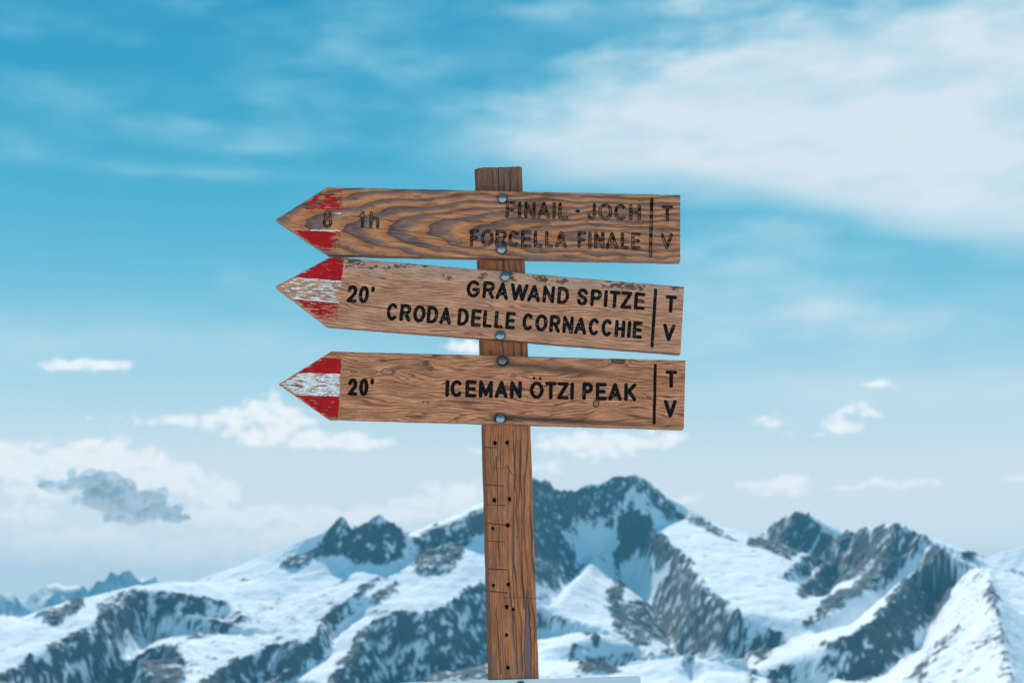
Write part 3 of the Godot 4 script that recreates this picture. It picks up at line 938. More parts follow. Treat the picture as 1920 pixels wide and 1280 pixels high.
class Plank:
	var lo: Vector2          # lower left corner of the drawing, mm
	var size: Vector2
	var w: int
	var h: int
	var stroke: PackedFloat32Array   # distance to the nearest cut, in half widths of the cutter
	var color: PackedByteArray
	var relief: PackedByteArray
	func spot(p: Vector2) -> int:
		var i := clampi(int((p.x - lo.x) / size.x * w), 0, w - 1)
		var j := clampi(int((lo.y + size.y - p.y) / size.y * h), 0, h - 1)
		return j * w + i
	func cut_at(p: Vector2) -> float:
		var fx := clampf((p.x - lo.x) / size.x * w - 0.5, 0.0, w - 1.001)
		var fy := clampf((lo.y + size.y - p.y) / size.y * h - 0.5, 0.0, h - 1.001)
		var i := int(fx)
		var j := int(fy)
		var a := fx - i
		var b := fy - j
		var k := j * w + i
		return lerpf(lerpf(stroke[k], stroke[k + 1], a), lerpf(stroke[k + w], stroke[k + w + 1], a), b)


func new_plank(lo: Vector2, hi: Vector2) -> Plank:
	var p := Plank.new()
	p.lo = lo
	p.size = hi - lo
	p.w = int(p.size.x * TEXELS)
	p.h = int(p.size.y * TEXELS)
	p.stroke.resize(p.w * p.h)
	p.stroke.fill(9.0)
	p.color.resize(p.w * p.h * 3)
	p.relief.resize(p.w * p.h)
	return p


func carve(p: Plank, a: Vector2, b: Vector2, half: float) -> void:
	var e := b - a
	var l2 := maxf(e.length_squared(), 1e-6)
	var pad := half * 1.7
	var i0 := clampi(int((minf(a.x, b.x) - pad - p.lo.x) * TEXELS), 0, p.w - 1)
	var i1 := clampi(int((maxf(a.x, b.x) + pad - p.lo.x) * TEXELS) + 1, 0, p.w - 1)
	var j0 := clampi(int((p.lo.y + p.size.y - maxf(a.y, b.y) - pad) * TEXELS), 0, p.h - 1)
	var j1 := clampi(int((p.lo.y + p.size.y - minf(a.y, b.y) + pad) * TEXELS) + 1, 0, p.h - 1)
	for j in range(j0, j1 + 1):
		var y := p.lo.y + p.size.y - (j + 0.5) * p.size.y / p.h
		for i in range(i0, i1 + 1):
			var q := Vector2(p.lo.x + (i + 0.5) * p.size.x / p.w, y)
			var t := clampf((q - a).dot(e) / l2, 0.0, 1.0)
			var d := q.distance_to(a + e * t) / half
			if d < p.stroke[j * p.w + i]:
				p.stroke[j * p.w + i] = d


func carve_text(p: Plank, rows: Array, half: float) -> void:
	for row in rows:
		var text: String = row[0]
		for n in text.length():
			var c := text[n]
			var g: Array = row[1][n]
			var tool_half := half * (0.7 if c == ":" else 1.0)
			var x0: float = g[0] + tool_half
			var x1: float = g[1] - tool_half
			if x1 < x0 + 0.4:
				x0 = (g[0] + g[1]) * 0.5
				x1 = x0
			var y0: float = g[2] + tool_half
			var y1: float = g[3] - tool_half
			for s in glyph(c):
				for k in range(1, s.size()):
					carve(p, Vector2(lerpf(x0, x1, s[k - 1].x), lerpf(y0, y1, s[k - 1].y)), Vector2(lerpf(x0, x1, s[k].x), lerpf(y0, y1, s[k].y)), tool_half)


func n2(x: float, y: float) -> float:
	return plain_noise.get_noise_2d(x, y)


# One look at the timber of a board: [colour, relief 0..1]. kind 0: coarse flame grain, 1: fine straight grain with bark along the top, 2: fine grain with knots, 3: the post
func timber(kind: int, x: float, y: float) -> Array:
	var c: Color
	var up := 0.6
	var fibre := n2(x * 0.016 + 7.0, y * 0.55) * 0.5 + n2(x * 0.035 + 7.0, y * 1.6) * 0.7 + n2(x * 0.09, y * 3.3) * 0.3
	var patch := roll_noise.get_noise_2d(x * 0.012, y * 0.05 + kind * 17.0)
	if kind == 0:
		var warp := n2(x * 0.006, y * 0.016) * 6.0 + n2(x * 0.018, y * 0.05) * 1.8
		var yy := y + 16.0 + (x + 300.0) * 0.012 + warp
		var d := (170.0 - x) / 80.0
		d = 0.5 * (d + sqrt(d * d + 0.7))
		var v := sqrt(yy * yy / 150.0 + d * d) + n2(x * 0.012, y * 0.06) * 0.12
		var r := v - floorf(v)
		var grey := smoothstep(0.38, 0.72, r + fibre * 0.16) * (1.0 - 0.45 * smoothstep(0.25, 0.7, patch))
		c = rgb8(188, 112, 68).lerp(rgb8(204, 131, 86), smoothstep(0.0, 0.3, r)).lerp(rgb8(132, 98, 90), grey)
		var dark := smoothstep(0.84, 0.97, r) * (1.0 - smoothstep(0.985, 1.0, r))
		c = c.lerp(rgb8(92, 66, 54), dark * 0.7)
		up = 0.75 - 0.35 * dark - 0.12 * grey
		c = c * (1.0 + fibre * 0.16 + patch * 0.12)
		# checks: thin cracks that slant across the grain
		for q in CRACKS:
			var t: float = (x - q[0]) / q[2]
			if t > 0.0 and t < 1.0:
				var off: float = absf(y - q[1] - q[3] * (x - q[0]) - n2(x * 0.03, q[0]) * 1.2)
				var line_dark := (1.0 - smoothstep(0.2, 0.75, off)) * minf(1.0, minf(t, 1.0 - t) * 8.0)
				c = c.lerp(rgb8(52, 38, 32), line_dark * 0.8)
				up -= line_dark * 0.45
		var soak := smoothstep(0.12, 0.6, roll_noise.get_noise_2d(x * 0.02, y * 0.06 + 40.0) + 0.75 * exp(-pow((x - 62.0) / 48.0, 2.0) - pow((y - 28.0) / 30.0, 2.0)))
		c = c.lerp(rgb8(92, 66, 44), soak * 0.45)
	elif kind == 1:
		var warp := n2(x * 0.004, y * 0.012 + 5.0) * 9.0 + n2(x * 0.015, y * 0.04) * 1.6
		var v := (y + warp + x * 0.006) / 4.6 + n2(x * 0.004, y * 0.05) * 1.0 + n2(x * 0.02, y * 0.2) * 0.15
		var r := v - floorf(v)
		var dark := smoothstep(0.5, 0.9, r) * (1.0 - smoothstep(0.93, 1.0, r)) * (0.6 + 0.4 * n2(x * 0.012, floorf(v) * 3.7))
		c = rgb8(206, 141, 106).lerp(rgb8(118, 70, 50), dark * 0.88)
		up = 0.75 - 0.4 * dark
		c = c * (1.0 + fibre * 0.2 + patch * 0.17)
		# the outer wood under the bark, pale with dark remains
		var rim := smoothstep(36.0, 47.0, y + roll_noise.get_noise_2d(x * 0.02, 3.0) * 14.0 - maxf(0.0, x) * 0.012)
		var bark := roll_noise.get_noise_2d(x * 0.016, y * 0.035 + 80.0) + roll_noise.get_noise_2d(x * 0.09, y * 0.16 + 80.0) * 0.45
		c = c.lerp(rgb8(206, 160, 136) * (1.0 + fibre * 0.14 + bark * 0.25), rim * 0.55)
		var remains := smoothstep(0.14, 0.42, bark) * smoothstep(42.0, 56.0, y + roll_noise.get_noise_2d(x * 0.04, 9.0) * 14.0)
		c = c.lerp(rgb8(88, 60, 42), remains * 0.85)
		up += 0.25 * remains * n2(x * 0.4, y * 0.4) - remains * 0.15
	elif kind == 2:
		var yy := y + n2(x * 0.005, y * 0.014 + 25.0) * 7.0 + n2(x * 0.017, y * 0.05 + 25.0) * 1.8
		var knot_dark := 0.0
		var knot_edge := 0.0
		var knot_pale := 0.0
		for k in KNOTS:
			var ux: float = (x - k[0]) / (k[2] * k[3])
			var uy: float = (y - k[1]) / k[2]
			var q := sqrt(ux * ux + uy * uy)
			if q < 6.0:
				yy += signf(uy) * k[2] * k[4] * exp(-ux * ux * 0.22 - absf(uy) * 0.55)
				if q < 2.0:
					var ragged := q + n2(x * 0.35, y * 0.35) * 0.22
					knot_dark = maxf(knot_dark, (1.0 - smoothstep(0.5, 0.95, ragged)) * k[5])
					knot_edge = maxf(knot_edge, smoothstep(0.7, 0.95, ragged) * (1.0 - smoothstep(1.0, 1.3, ragged)) * k[6])
					knot_pale = maxf(knot_pale, (1.0 - smoothstep(1.2, 1.9, q)) * 0.35)
		var v := yy / 5.2 + n2(x * 0.006, yy * 0.05) * 1.3 + n2(x * 0.02, y * 0.2) * 0.16
		var r := v - floorf(v)
		var dark := smoothstep(0.45, 0.9, r) * (1.0 - smoothstep(0.93, 1.0, r)) * (0.7 + 0.3 * n2(x * 0.01, floorf(v) * 3.1))
		c = rgb8(206, 133, 93).lerp(rgb8(104, 60, 42), dark * 0.88)
		up = 0.75 - 0.4 * dark
		c = c * (1.0 + fibre * 0.2 + patch * 0.2)
		c = c.lerp(rgb8(200, 160, 140), knot_pale * 0.5)
		c = c.lerp(rgb8(92, 60, 40), knot_dark * 0.8).lerp(rgb8(38, 27, 22), knot_edge * 0.9)
		up -= knot_edge * 0.4
		# rain has carried dirt along the grain from the bolts
		var run := exp(-pow((y + 55.0 + maxf(0.0, x) * 0.022) / 5.0, 2.0)) * smoothstep(-32.0, 20.0, x) * (1.0 - smoothstep(90.0, 330.0, x) * 0.75)
		run += 0.6 * exp(-pow((y - 50.0 + maxf(0.0, x) * 0.075) / 7.5, 2.0)) * smoothstep(-28.0, 8.0, x) * (1.0 - smoothstep(150.0, 270.0, x))
		run += 0.8 * exp(-pow((x + 2.0) / 15.0, 2.0) - pow((y + 58.0) / 7.0, 2.0)) + 0.8 * exp(-pow(x / 13.0, 2.0) - pow((y - 57.0) / 11.0, 2.0))
		c = c.lerp(rgb8(66, 50, 38), clampf(run * (0.9 + fibre * 0.6 + dark * 0.3), 0.0, 0.88))
	else:
		# the post: x across, y along it
		var lean := n2(y * 0.004, x * 0.01) * 7.0 + n2(y * 0.013, x * 0.03) * 1.5
		var u := x + lean
		var v := 40.0 + (u + 8.0) / (3.6 if u < -8.0 else 11.5) + n2(y * 0.01, x * 0.06) * 0.12
		var r := v - floorf(v)
		var fib := n2(y * 0.03, x * 2.3) * 0.6 + n2(y * 0.08, x * 4.6) * 0.4
		var dark := smoothstep(0.62, 0.9, r) * (1.0 - smoothstep(0.93, 1.0, r))
		dark *= 0.55 + 0.45 * n2(floorf(v) * 5.3, y * 0.006)
		var grey := smoothstep(0.35, 0.8, r) * smoothstep(-0.1, 0.5, n2(floorf(v) * 2.7, y * 0.004 + 3.0))
		c = rgb8(182, 110, 69).lerp(rgb8(126, 92, 82), grey * 0.8).lerp(rgb8(76, 50, 40), dark * 0.85)
		up = 0.75 - 0.45 * dark
		c = c * (1.0 + fib * 0.2 + roll_noise.get_noise_2d(x * 0.05, y * 0.012) * 0.16)
		# the weathered head is greyer; a resin pocket and a grey foot lower down
		var head := smoothstep(2250.0, 2400.0, y + n2(x * 0.2, y * 0.02) * 60.0)
		c = c.lerp(Color(0.34, 0.30, 0.29) * (1.0 + fib * 0.3 - dark * 0.5), head * 0.5)
		var pocket := (y - 1478.0) / 118.0
		if absf(pocket) < 1.0:
			var half := 6.5 * (1.0 - pow(absf(pocket), 1.6)) * (1.0 if pocket < 0.0 else 1.0 - pocket * 0.3)
			var away := absf(x - 29.0 - pocket * 2.0)
			c = c.lerp(rgb8(122, 98, 92) * (1.0 + fib * 0.25), 1.0 - smoothstep(half - 1.0, half + 0.4, away))
			var rim2 := 1.0 - smoothstep(0.4, 1.2, absf(away - half))
			c = c.lerp(rgb8(62, 44, 36), rim2 * 0.7)
		var foot := smoothstep(0.05, 0.5, n2(x * 0.06, y * 0.012) + 1.0 - smoothstep(1428.0, 1500.0, y) * 1.2 - absf(x + 4.0) * -0.012 - 0.9)
		c = c.lerp(rgb8(128, 104, 98) * (1.0 + fib * 0.3), foot * 0.6)
	return [c, clampf(up + fibre * 0.12, 0.0, 1.0)]


func paint_board(p: Plank, kind: int, limit: float, wear: float, outline: Array) -> void:
	for j in p.h:
		var y := p.lo.y + p.size.y - (j + 0.5) * p.size.y / p.h
		for i in p.w:
			var x := p.lo.x + (i + 0.5) * p.size.x / p.w
			var at := j * p.w + i
			var t := timber(kind, x, y)
			var c: Color = t[0]
			var up: float = t[1]
			# the red and white arrow head, flaked along the grain
			if x < limit + 1.0 * n2(y * 0.5, 1.0 + kind) + 0.9 * n2(y * 0.07, 9.0 + kind):
				var chip := roll_noise.get_noise_2d(x * 0.035 + kind * 31.0, y * 0.22) * 0.95 + roll_noise.get_noise_2d(x * 0.1, y * 0.5 + kind * 11.0) * 0.45 + (0.55 - up) * 0.5
				var band: float = y - ARROW_MID[kind] + n2(x * 0.05, 4.0) * 0.7 + n2(x * 0.3, 4.0) * 0.35
				var red := absf(band) > 22.0
				var hold: float
				if kind == 0:
					hold = (0.02 if band > 0.0 else 0.36 - smoothstep(-352.0, -330.0, x) * 0.42 - smoothstep(-46.0, -62.0, band) * 0.3) if red else -0.9
					if band > 0.0 and red:
						hold -= smoothstep(-380.0, -400.0, x) * 0.4 + smoothstep(46.0, 60.0, band) * 0.12
					if not red and band > 7.0 and x > limit - 30.0:
						hold = -0.15 + smoothstep(limit - 14.0, limit - 4.0, x) * 0.3 - absf(band - 14.0 + (x - limit) * 0.05) * 0.09
					if not red and absf(band + 21.0) < 1.4 and x > limit - 60.0:
						hold = 0.3
				elif kind == 1:
					hold = (0.26 if band > 0.0 else 0.06) if red else -0.13
					if not red and absf(absf(band) - 21.0) < 1.3:
						hold = 0.25
					if red and band < 0.0:
						hold -= smoothstep(-44.0, -60.0, band) * 0.25 + smoothstep(limit - 30.0, limit, x) * 0.14
				else:
					hold = (0.30 if band > 0.0 else 0.24) if red else 0.07
					if red and band > 48.0:
						hold -= smoothstep(48.0, 58.0, band) * 0.55
				var rim := edge_distance(Vector2(x, y), outline)
				hold -= (1.0 - smoothstep(1.0, 7.0, rim)) * 0.3
				var film := smoothstep(-0.02, 0.05, hold - chip * 0.62)
				var coat := (rgb8(190, 12, 18) if red else rgb8(240, 238, 234)) * (0.97 + n2(x * 0.1, y * 0.9) * 0.07 + roll_noise.get_noise_2d(x * 0.04, y * 0.08) * 0.12)
				c = c.lerp(coat, film)
				up = lerpf(up, 0.9, film * 0.8)
			# black paint in the cut letters, worn off in places
			var s := p.stroke[at]
			if s < 1.25:
				var gone := roll_noise.get_noise_2d(x * 0.09 + 50.0, y * 0.11 + kind * 9.0) + roll_noise.get_noise_2d(x * 0.4, y * 0.4) * 0.5
				var kept: float
				if kind == 0:
					var letter_mid := 29.5 if y > 0.0 else -29.5
					kept = smoothstep(-0.1, 0.1, gone * 0.9 - 0.12 + (y - letter_mid) * 0.011 + (0.25 if s > 0.72 else 0.0))
					kept = maxf(kept * (0.6 if x < -200.0 else 1.0), (1.0 - smoothstep(0.14, 0.4, absf(s - 0.9))) * 0.95)
				else:
					kept = smoothstep(-0.06, 0.06, wear + s * 0.3 - gone * 0.8)
				var fill := (1.0 - smoothstep(0.98, 1.12, s)) * kept
				c = c.lerp(Color(0.05, 0.062, 0.058), fill)
				if s < 1.0:
					c = c.lerp(c * 0.8, (1.0 - kept) * 0.35)
			p.color[at * 3] = int(clampf(c.r, 0.0, 1.0) * 255.0)
			p.color[at * 3 + 1] = int(clampf(c.g, 0.0, 1.0) * 255.0)
			p.color[at * 3 + 2] = int(clampf(c.b, 0.0, 1.0) * 255.0)
			p.relief[at] = int(clampf(up, 0.0, 1.0) * 255.0)


func edge_distance(q: Vector2, outline: Array) -> float:
	# outline clockwise: distance to the nearest side, inside positive
	var best := 1e9
	for k in outline.size():
		var a: Vector2 = outline[k]
		var b: Vector2 = outline[(k + 1) % outline.size()]
		best = minf(best, -(b - a).cross(q - a) / (b - a).length())
	return best


func plank_material(p: Plank, called: String) -> StandardMaterial3D:
	var m := StandardMaterial3D.new()
	m.resource_name = called
	m.albedo_texture = ImageTexture.create_from_image(Image.create_from_data(p.w, p.h, false, Image.FORMAT_RGB8, p.color))
	m.roughness = 0.72
	m.metallic_specular = 0.35
	m.heightmap_enabled = true
	m.heightmap_texture = ImageTexture.create_from_image(Image.create_from_data(p.w, p.h, false, Image.FORMAT_L8, p.relief))
	m.heightmap_scale = 0.09
	m.texture_repeat = false
	return m


# the face of a plank as a fine relief between two edge curves, with sides and a back
class Face:
	var verts := PackedVector3Array()
	var norms := PackedVector3Array()
	var uv := PackedVector2Array()
	var index := PackedInt32Array()
	var face_count := 0
	func side(a: Vector3, b: Vector3, back: float, ua: Vector2, ub: Vector2) -> void:
		# a wall from the face edge a-b back to z = back
		if face_count == 0:
			face_count = index.size()
		var n := (b - a).cross(Vector3(0, 0, -1)).normalized()
		var k := verts.size()
		verts.append_array(PackedVector3Array([a, b, Vector3(b.x, b.y, back), Vector3(a.x, a.y, back)]))
		norms.append_array(PackedVector3Array([-n, -n, -n, -n]))
		uv.append_array(PackedVector2Array([ua, ub, ub, ua]))
		index.append_array(PackedInt32Array([k, k + 1, k + 2, k, k + 2, k + 3]))


func board_mesh(p: Plank, outline: Array, thick: float, kind: int, depth: float, seats: Array) -> ArrayMesh:
	var tip: Vector2 = outline[0]
	var us: Vector2 = outline[1]
	var tr: Vector2 = outline[2]
	var br: Vector2 = outline[3]
	var ls: Vector2 = outline[4]
	var f := Face.new()
	var nx := int(tr.x - tip.x)
	var ny := 132
	var z := PackedFloat32Array()
	z.resize((nx + 1) * (ny + 1))
	var flat := PackedVector2Array()
	flat.resize((nx + 1) * (ny + 1))
	for i in nx + 1:
		var s := float(i) / nx
		for j in ny + 1:
			var t := float(j) / ny
			var right := lerpf(br.x, tr.x, t) + n2(t * 30.0, 5.0 + kind) * 0.35
			var x := lerpf(tip.x, right, s)
			var top := lerpf(tip.y, us.y, (x - tip.x) / (us.x - tip.x)) if x < us.x else lerpf(us.y, tr.y, (x - us.x) / (tr.x - us.x))
			var low := lerpf(tip.y, ls.y, (x - tip.x) / (ls.x - tip.x)) if x < ls.x else lerpf(ls.y, br.y, (x - ls.x) / (br.x - ls.x))
			top -= maxf(0.0, n2(x * 0.12, 40.0 + kind) - 0.1) * (1.6 if kind == 0 else 0.9) + n2(x * 0.02, 60.0 + kind) * 0.4
			low += maxf(0.0, n2(x * 0.1, 50.0 + kind) - 0.2) * 1.0 + n2(x * 0.02, 70.0 + kind) * 0.4
			var q := Vector2(x, lerpf(minf(low, top), top, t))
			var k := i * (ny + 1) + j
			flat[k] = q
			var c := p.cut_at(q)
			var groove := depth * smoothstep(1.1, 0.35, c)
			var e := edge_distance(q, outline)
			var round_off := 1.3 * pow(1.0 - clampf(e / 2.4, 0.0, 1.0), 2.0)
			for b in seats:
				# the wood is crushed in round each bolt
				groove = maxf(groove, 2.2 * smoothstep(12.6, 10.8, q.distance_to(b)))
			z[k] = -groove - round_off + roll_noise.get_noise_2d(q.x * 0.03, q.y * 0.2 + kind * 5.0) * 0.35
	for i in nx + 1:
		for j in ny + 1:
			var k := i * (ny + 1) + j
			var q := flat[k]
			f.verts.append(Vector3(q.x, q.y, z[k]) * 0.001)
			f.uv.append(Vector2((q.x - p.lo.x) / p.size.x, (p.lo.y + p.size.y - q.y) / p.size.y))
			var k1 := mini(i + 1, nx) * (ny + 1) + j
			var k0 := maxi(i - 1, 0) * (ny + 1) + j
			var m1 := i * (ny + 1) + mini(j + 1, ny)
			var m0 := i * (ny + 1) + maxi(j - 1, 0)
			var du := Vector3(flat[k1].x - flat[k0].x, flat[k1].y - flat[k0].y, z[k1] - z[k0])
			var dv := Vector3(flat[m1].x - flat[m0].x, flat[m1].y - flat[m0].y, z[m1] - z[m0])
			var n := du.cross(dv)
			f.norms.append(n.normalized() if n.length() > 1e-6 else Vector3(0, 0, 1))
	for i in nx:
		for j in ny:
			var a := i * (ny + 1) + j
			var b := a + ny + 1
			f.index.append_array(PackedInt32Array([a, a + 1, b, b, a + 1, b + 1]))
	# sides and back
	var back := -thick * 0.001
	for i in nx:
		for j in [0, ny]:
			var a: int = i * (ny + 1) + j
			var b := a + ny + 1
			if j == 0:
				f.side(f.verts[b], f.verts[a], back, f.uv[b], f.uv[a])
			else:
				f.side(f.verts[a], f.verts[b], back, f.uv[a], f.uv[b])
	for j in ny:
		var a := nx * (ny + 1) + j
		f.side(f.verts[a + 1], f.verts[a], back, f.uv[a + 1], f.uv[a])
	for i in nx:
		var a := i * (ny + 1)
		var b := a + ny + 1
		var k := f.verts.size()
		for q in [a, a + ny, b, b + ny]:
			f.verts.append(Vector3(f.verts[q].x, f.verts[q].y, back))
			f.norms.append(Vector3(0, 0, -1))
			f.uv.append(f.uv[q])
		f.index.append_array(PackedInt32Array([k, k + 2, k + 1, k + 2, k + 3, k + 1]))
	return two_woods(f)


func two_woods(f: Face) -> ArrayMesh:
	# the planed face, and the sawn edges and back
	var m := mesh_of(f.verts, f.norms, f.index.slice(0, f.face_count), f.uv, PackedColorArray())
	var a := []
	a.resize(Mesh.ARRAY_MAX)
	a[Mesh.ARRAY_VERTEX] = f.verts
	a[Mesh.ARRAY_NORMAL] = f.norms
	a[Mesh.ARRAY_TEX_UV] = f.uv
	a[Mesh.ARRAY_INDEX] = f.index.slice(f.face_count)
	m.add_surface_from_arrays(Mesh.PRIMITIVE_TRIANGLES, a)
	return m


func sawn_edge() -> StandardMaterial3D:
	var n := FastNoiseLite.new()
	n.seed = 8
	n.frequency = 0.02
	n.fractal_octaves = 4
	var tones := Gradient.new()  # old wood, with shade put into the tones against snow bounce below
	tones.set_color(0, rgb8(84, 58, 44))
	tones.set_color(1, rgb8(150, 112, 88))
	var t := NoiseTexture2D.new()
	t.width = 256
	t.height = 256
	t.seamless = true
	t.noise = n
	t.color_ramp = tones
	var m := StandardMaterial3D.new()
	m.resource_name = "shade_toned_sawn_edge"
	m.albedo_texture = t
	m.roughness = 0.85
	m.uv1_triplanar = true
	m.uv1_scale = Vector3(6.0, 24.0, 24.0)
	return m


func lathe(profile: Array, n: int) -> ArrayMesh:
	# profile: [radius, z] from the rim to the crown, turned about z
	var st := SurfaceTool.new()
	st.begin(Mesh.PRIMITIVE_TRIANGLES)
	st.set_smooth_group(0)
	for k in profile.size() - 1:
		for i in n:
			var a := TAU * i / n
			var b := TAU * (i + 1) / n
			var p: Array = []
			for q in [[k, a], [k, b], [k + 1, a], [k + 1, b]]:
				var pr: Array = profile[q[0]]
				p.append(Vector3(cos(q[1]) * pr[0], sin(q[1]) * pr[0], pr[1]))
			for v in ([p[0], p[2], p[1]] if profile[k + 1][0] < 1e-6 else [p[0], p[2], p[1], p[1], p[2], p[3]]):
				st.add_vertex(v)
	st.index()
	st.generate_normals()
	return st.commit()


func zinc(dull: float) -> StandardMaterial3D:
	var m := StandardMaterial3D.new()
	m.resource_name = "zinc_plated_steel"
	m.albedo_color = Color(0.54, 0.59, 0.61).lerp(Color(0.42, 0.40, 0.38), dull)
	m.metallic = 1.0
	m.roughness = 0.22 + 0.2 * dull
	var n := FastNoiseLite.new()
	n.seed = 5
	n.frequency = 0.03
	var t := NoiseTexture2D.new()
	t.width = 128
	t.height = 128
	t.seamless = true
	t.noise = n
	m.roughness_texture = t
	m.roughness_texture_channel = BaseMaterial3D.TEXTURE_CHANNEL_RED
	m.roughness = 0.34 + 0.4 * dull
	m.uv1_triplanar = true
	m.uv1_scale = Vector3(60, 60, 60)
	return m


func bolt_mesh() -> ArrayMesh:
	var profile := [[0.0098, -0.0035], [0.0098, -0.0006]]
	for i in range(0, 9):
		var a := PI * 0.5 * i / 8.0
		profile.append([0.0096 * cos(a), -0.0002 + 0.0066 * sin(a)])
	profile[-1][0] = 0.0
	return lathe(profile, 28)


# ------------------------------------------------------------------ the signpost

func signpost() -> void:
	var root := Node3D.new()
	root.name = "signpost"
	root.position = Vector3(0.0457, ground_height(0.0457, -0.06), -0.0735)
	root.set_meta("label", "wooden trail signpost with three arrow boards pointing left, bolted to a leaning post")
	root.set_meta("category", "signpost")
	add_child(root)
	post(root)
	var head := bolt_mesh()
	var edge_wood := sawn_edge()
	var bright := zinc(0.0)
	var dull := zinc(0.8)
	var labels := [
		"weathered coarse-grained arrow board lettered FINAIL - JOCH, FORCELLA FINALE",
		"tilted pale arrow board lettered GRAWAND SPITZE, CRODA DELLE CORNACCHIE",
		"lowest knotty arrow board lettered ICEMAN ÖTZI PEAK, with clear red and white tip"]
	for k in BOARDS.size():
		var b: Dictionary = BOARDS[k]
		var outline: Array = b.outline
		var lo := Vector2(outline[0].x - 1.0, minf(outline[3].y, outline[4].y) - 1.5)
		var hi := Vector2(maxf(outline[2].x, outline[3].x) + 1.0, maxf(outline[1].y, outline[2].y) + 1.5)
		var p := new_plank(lo, hi)
		var half: float = [2.95, 3.25, 3.4][k]
		carve_text(p, b.text, half)
		carve(p, b.bar[0], b.bar[1], [3.0, 2.9, 2.7][k])
		paint_board(p, k, b.limit, [0.0, 0.30, 0.42][k], outline)
		var board := put(root, "sign_board", board_mesh(p, outline, 25.0, k, 3.4, b.bolts), null)
		board.mesh.surface_set_material(0, plank_material(p, "carved_wood"))
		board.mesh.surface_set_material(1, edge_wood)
		board.position = Vector3(b.at.x, b.at.y, 0.0) * 0.001 - root.position
		board.rotation.z = b.turn
		board.set_meta("label", labels[k])
		for n in 2:
			var o := put(board, "bolt", head, dull if k == 2 and n == 0 else bright)
			o.position = Vector3(b.bolts[n].x * 0.001, b.bolts[n].y * 0.001, 0.0)
			o.rotation.z = k * 1.3 + n * 2.1
	panel(root, head, bright)


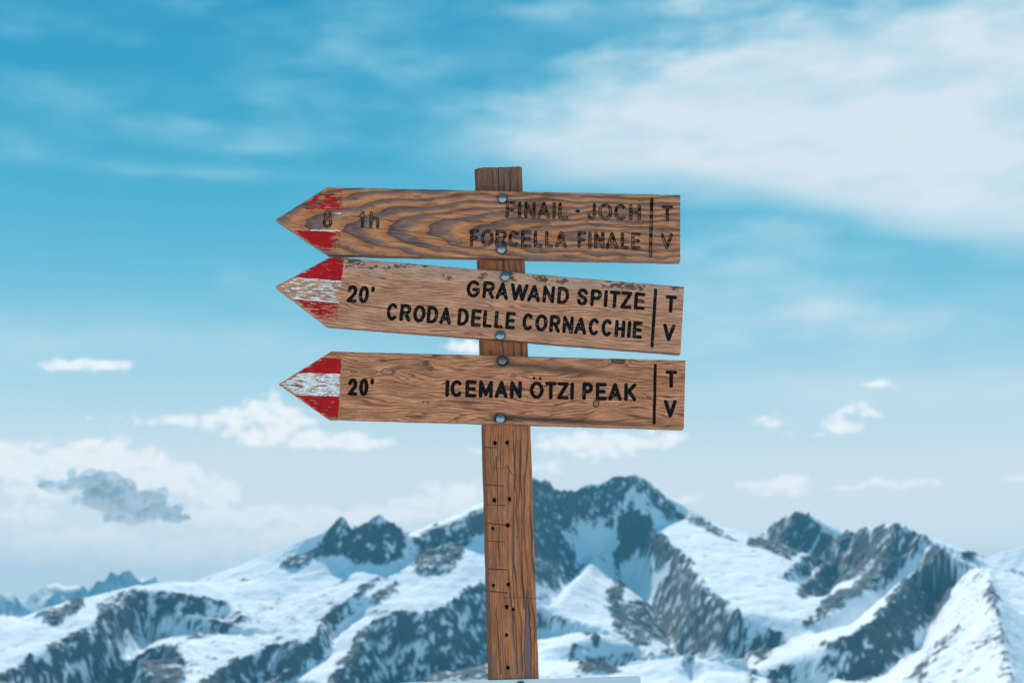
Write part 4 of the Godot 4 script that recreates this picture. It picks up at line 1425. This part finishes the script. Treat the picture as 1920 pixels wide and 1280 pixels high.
func post(root: Node3D) -> void:
	# local frame: x across, y along the leaning post, front face at z = 0
	var lean := 0.03027
	var half := 47.8
	var top := 2433.0
	var low := -350.0
	var p := new_plank(Vector2(-half - 1.0, 1300.0), Vector2(half + 1.0, top + 4.0))
	for q in SCRATCHES:
		carve(p, post_local(q[0], q[1], lean), post_local(q[2], q[3], lean), q[4])
	for q in SPLITS:
		var last := Vector2(q[0], q[1])
		for n in range(1, 13):
			var next := Vector2(q[0] + n2(q[1] + n * 0.6, 3.0) * 2.0 + q[3] * n / 12.0, lerpf(q[1], q[2], n / 12.0))
			carve(p, last, next, 0.75)
			last = next
	var holes := []
	for q in HOLES:
		holes.append(Vector3(0, 0, q[2]) + Vector3(post_local(q[0], q[1], lean).x, post_local(q[0], q[1], lean).y, 0))
	for j in p.h:
		var y := p.lo.y + p.size.y - (j + 0.5) * p.size.y / p.h
		for i in p.w:
			var x := p.lo.x + (i + 0.5) * p.size.x / p.w
			var at := j * p.w + i
			var t := timber(3, x, y)
			var c: Color = t[0]
			# the slanting left edge has a darker brown tone
			c = c.lerp(rgb8(112, 70, 48) * (1.0 + n2(y * 0.03, x) * 0.2), 0.8 * (1.0 - smoothstep(-0.4, 0.6, x + half - lerpf(9.0, 5.5, clampf((y - 1400.0) / 900.0, 0.0, 1.0)))))
			var s := p.stroke[at]
			c = c.lerp(rgb8(48, 33, 25), (1.0 - smoothstep(0.5, 1.25, s)) * (0.75 + 0.25 * n2(x * 0.4, y * 0.4)))
			for h in holes:
				if absf(h.y - y) < 9.0:
					var d: float = Vector2(h.x - x, (h.y - y) * 0.9).length() / h.z
					c = c.lerp(rgb8(40, 28, 22), (1.0 - smoothstep(0.8, 1.25, d + n2(x * 0.5, y * 0.5) * 0.15)) * 0.9)
			p.color[at * 3] = int(clampf(c.r, 0.0, 1.0) * 255.0)
			p.color[at * 3 + 1] = int(clampf(c.g, 0.0, 1.0) * 255.0)
			p.color[at * 3 + 2] = int(clampf(c.b, 0.0, 1.0) * 255.0)
			p.relief[at] = int(t[1] * 255.0)
	# rows along the post: fine where the face shows, coarse below
	var rows: Array[float] = [low, 0.0, 700.0]
	var y := 1300.0
	while y < top - 0.5:
		rows.append(y)
		y += 1.6
	rows.append(top)
	var nx := 62
	var f := Face.new()
	var z := PackedFloat32Array()
	var flat := PackedVector2Array()
	for r in rows:
		for i in nx + 1:
			var s := float(i) / nx
			var left := -half + 0.5 * n2(r * 0.02, 3.0)
			var x := lerpf(left, half + 0.4 * n2(r * 0.02, 8.0), s)
			# saw-cut head, a corner knocked off on the left
			var yy := r
			if r == top:
				yy += n2(x * 0.9, 2.0) * 1.4 - maxf(0.0, -x - half + 7.0) * 1.25
			var q := Vector2(x, yy)
			flat.append(q)
			var d := 0.0
			if r >= 1300.0:
				d = 1.3 * smoothstep(1.1, 0.2, p.cut_at(q))
				for h in holes:
					if absf(h.y - yy) < 7.0:
						d = maxf(d, 9.0 * smoothstep(1.1, 0.7, Vector2(h.x - x, (h.y - yy) * 0.85).length() / h.z + n2(x * 0.45 + h.y, yy * 0.45) * 0.25))
			# worn left edge: a slanting face that widens towards the foot
			var worn := lerpf(9.0, 5.5, clampf((r - 1400.0) / 900.0, 0.0, 1.0))
			d += maxf(0.0, worn - (x + half)) * 1.15 + 1.2 * pow(1.0 - clampf((half - x) / 2.5, 0.0, 1.0), 2.0)
			z.append(-d + (roll_noise.get_noise_2d(x * 0.25, r * 0.02) * 0.4 if r >= 1300.0 else 0.0))
	var m := nx + 1
	for k in flat.size():
		var i := k % m
		var j := k / m
		var q := flat[k]
		f.verts.append(Vector3(q.x, q.y, z[k]) * 0.001)
		f.uv.append(Vector2((q.x - p.lo.x) / p.size.x, clampf((p.lo.y + p.size.y - q.y) / p.size.y, 0.001, 0.999)))
		var k1 := k + (1 if i < nx else 0)
		var k0 := k - (1 if i > 0 else 0)
		var m1 := k + (m if j < rows.size() - 1 else 0)
		var m0 := k - (m if j > 0 else 0)
		var du := Vector3(flat[k1].x - flat[k0].x, flat[k1].y - flat[k0].y, z[k1] - z[k0])
		var dv := Vector3(flat[m1].x - flat[m0].x, flat[m1].y - flat[m0].y, z[m1] - z[m0])
		f.norms.append(du.cross(dv).normalized())
	for j in rows.size() - 1:
		for i in nx:
			var a := j * m + i
			var b := a + m
			f.index.append_array(PackedInt32Array([a, b, a + 1, a + 1, b, b + 1]))
	var back := -0.094
	for j in rows.size() - 1:
		var a := j * m
		f.side(f.verts[a], f.verts[a + m], back, f.uv[a + 30], f.uv[a + m + 30])
		f.side(f.verts[a + m + nx], f.verts[a + nx], back, f.uv[a + m + nx - 25], f.uv[a + nx - 25])
	var head := (rows.size() - 1) * m
	for i in nx:
		f.side(f.verts[head + i], f.verts[head + i + 1], back, f.uv[head + i], f.uv[head + i + 1])
	var k := f.verts.size()
	for q in [0, nx, head, head + nx]:
		f.verts.append(Vector3(f.verts[q].x, f.verts[q].y, back))
		f.norms.append(Vector3(0, 0, -1))
		f.uv.append(f.uv[q])
	f.index.append_array(PackedInt32Array([k, k + 1, k + 2, k + 2, k + 1, k + 3]))
	var o := put(root, "post", mesh_of(f.verts, f.norms, f.index, f.uv, PackedColorArray()), plank_material(p, "post_wood"))
	o.position = Vector3(0.0457, 0.0, -0.0253) - root.position
	o.rotation.z = lean
	o.set_meta("label", "square weathered wooden post with old nail holes and scratches")


func post_local(x: float, y: float, lean: float) -> Vector2:
	return (Vector2(x - 45.7, y)).rotated(-lean)


func panel(root: Node3D, head: Mesh, metal: Material) -> void:
	# a plain pale metal sheet lower on the post; only its upper edge is in view
	var st := SurfaceTool.new()
	st.begin(Mesh.PRIMITIVE_TRIANGLES)
	st.set_smooth_group(-1)
	var a := 0.2255
	var b := 0.3
	var c := 0.004
	var t := 0.003
	var ring: Array[Vector2] = []
	for q in [[a - c, -c, 90.0], [a - c, -b + c, 0.0], [-a + c, -b + c, -90.0], [-a + c, -c, -180.0]]:
		for i in 5:
			var g := deg_to_rad(q[2] - 22.5 * i)
			ring.append(Vector2(q[0] + cos(g) * c, q[1] + sin(g) * c))
	for i in ring.size():
		var p := ring[i]
		var q := ring[(i + 1) % ring.size()]
		var mid := Vector2(0, -b * 0.5)
		for v in [[mid, 0.0], [p, 0.0], [q, 0.0], [mid, -t], [q, -t], [p, -t], [p, 0.0], [p, -t], [q, -t], [p, 0.0], [q, -t], [q, 0.0]]:
			st.add_vertex(Vector3(v[0].x, v[0].y, v[1]))
	st.generate_normals()
	var m := StandardMaterial3D.new()
	m.resource_name = "painted_sheet_metal"
	m.albedo_color = Color(0.60, 0.66, 0.69).linear_to_srgb()
	m.roughness = 0.45
	var o := put(root, "metal_panel", st.commit(), m)
	o.position = Vector3(0.0159, 1.4287, -0.0218) - root.position
	o.rotation.z = 0.0281
	o.set_meta("label", "plain pale grey metal panel at the foot of the picture")
	var screw := put(o, "bolt", head, metal)
	screw.position = Vector3(0.0, -0.012, 0.0)
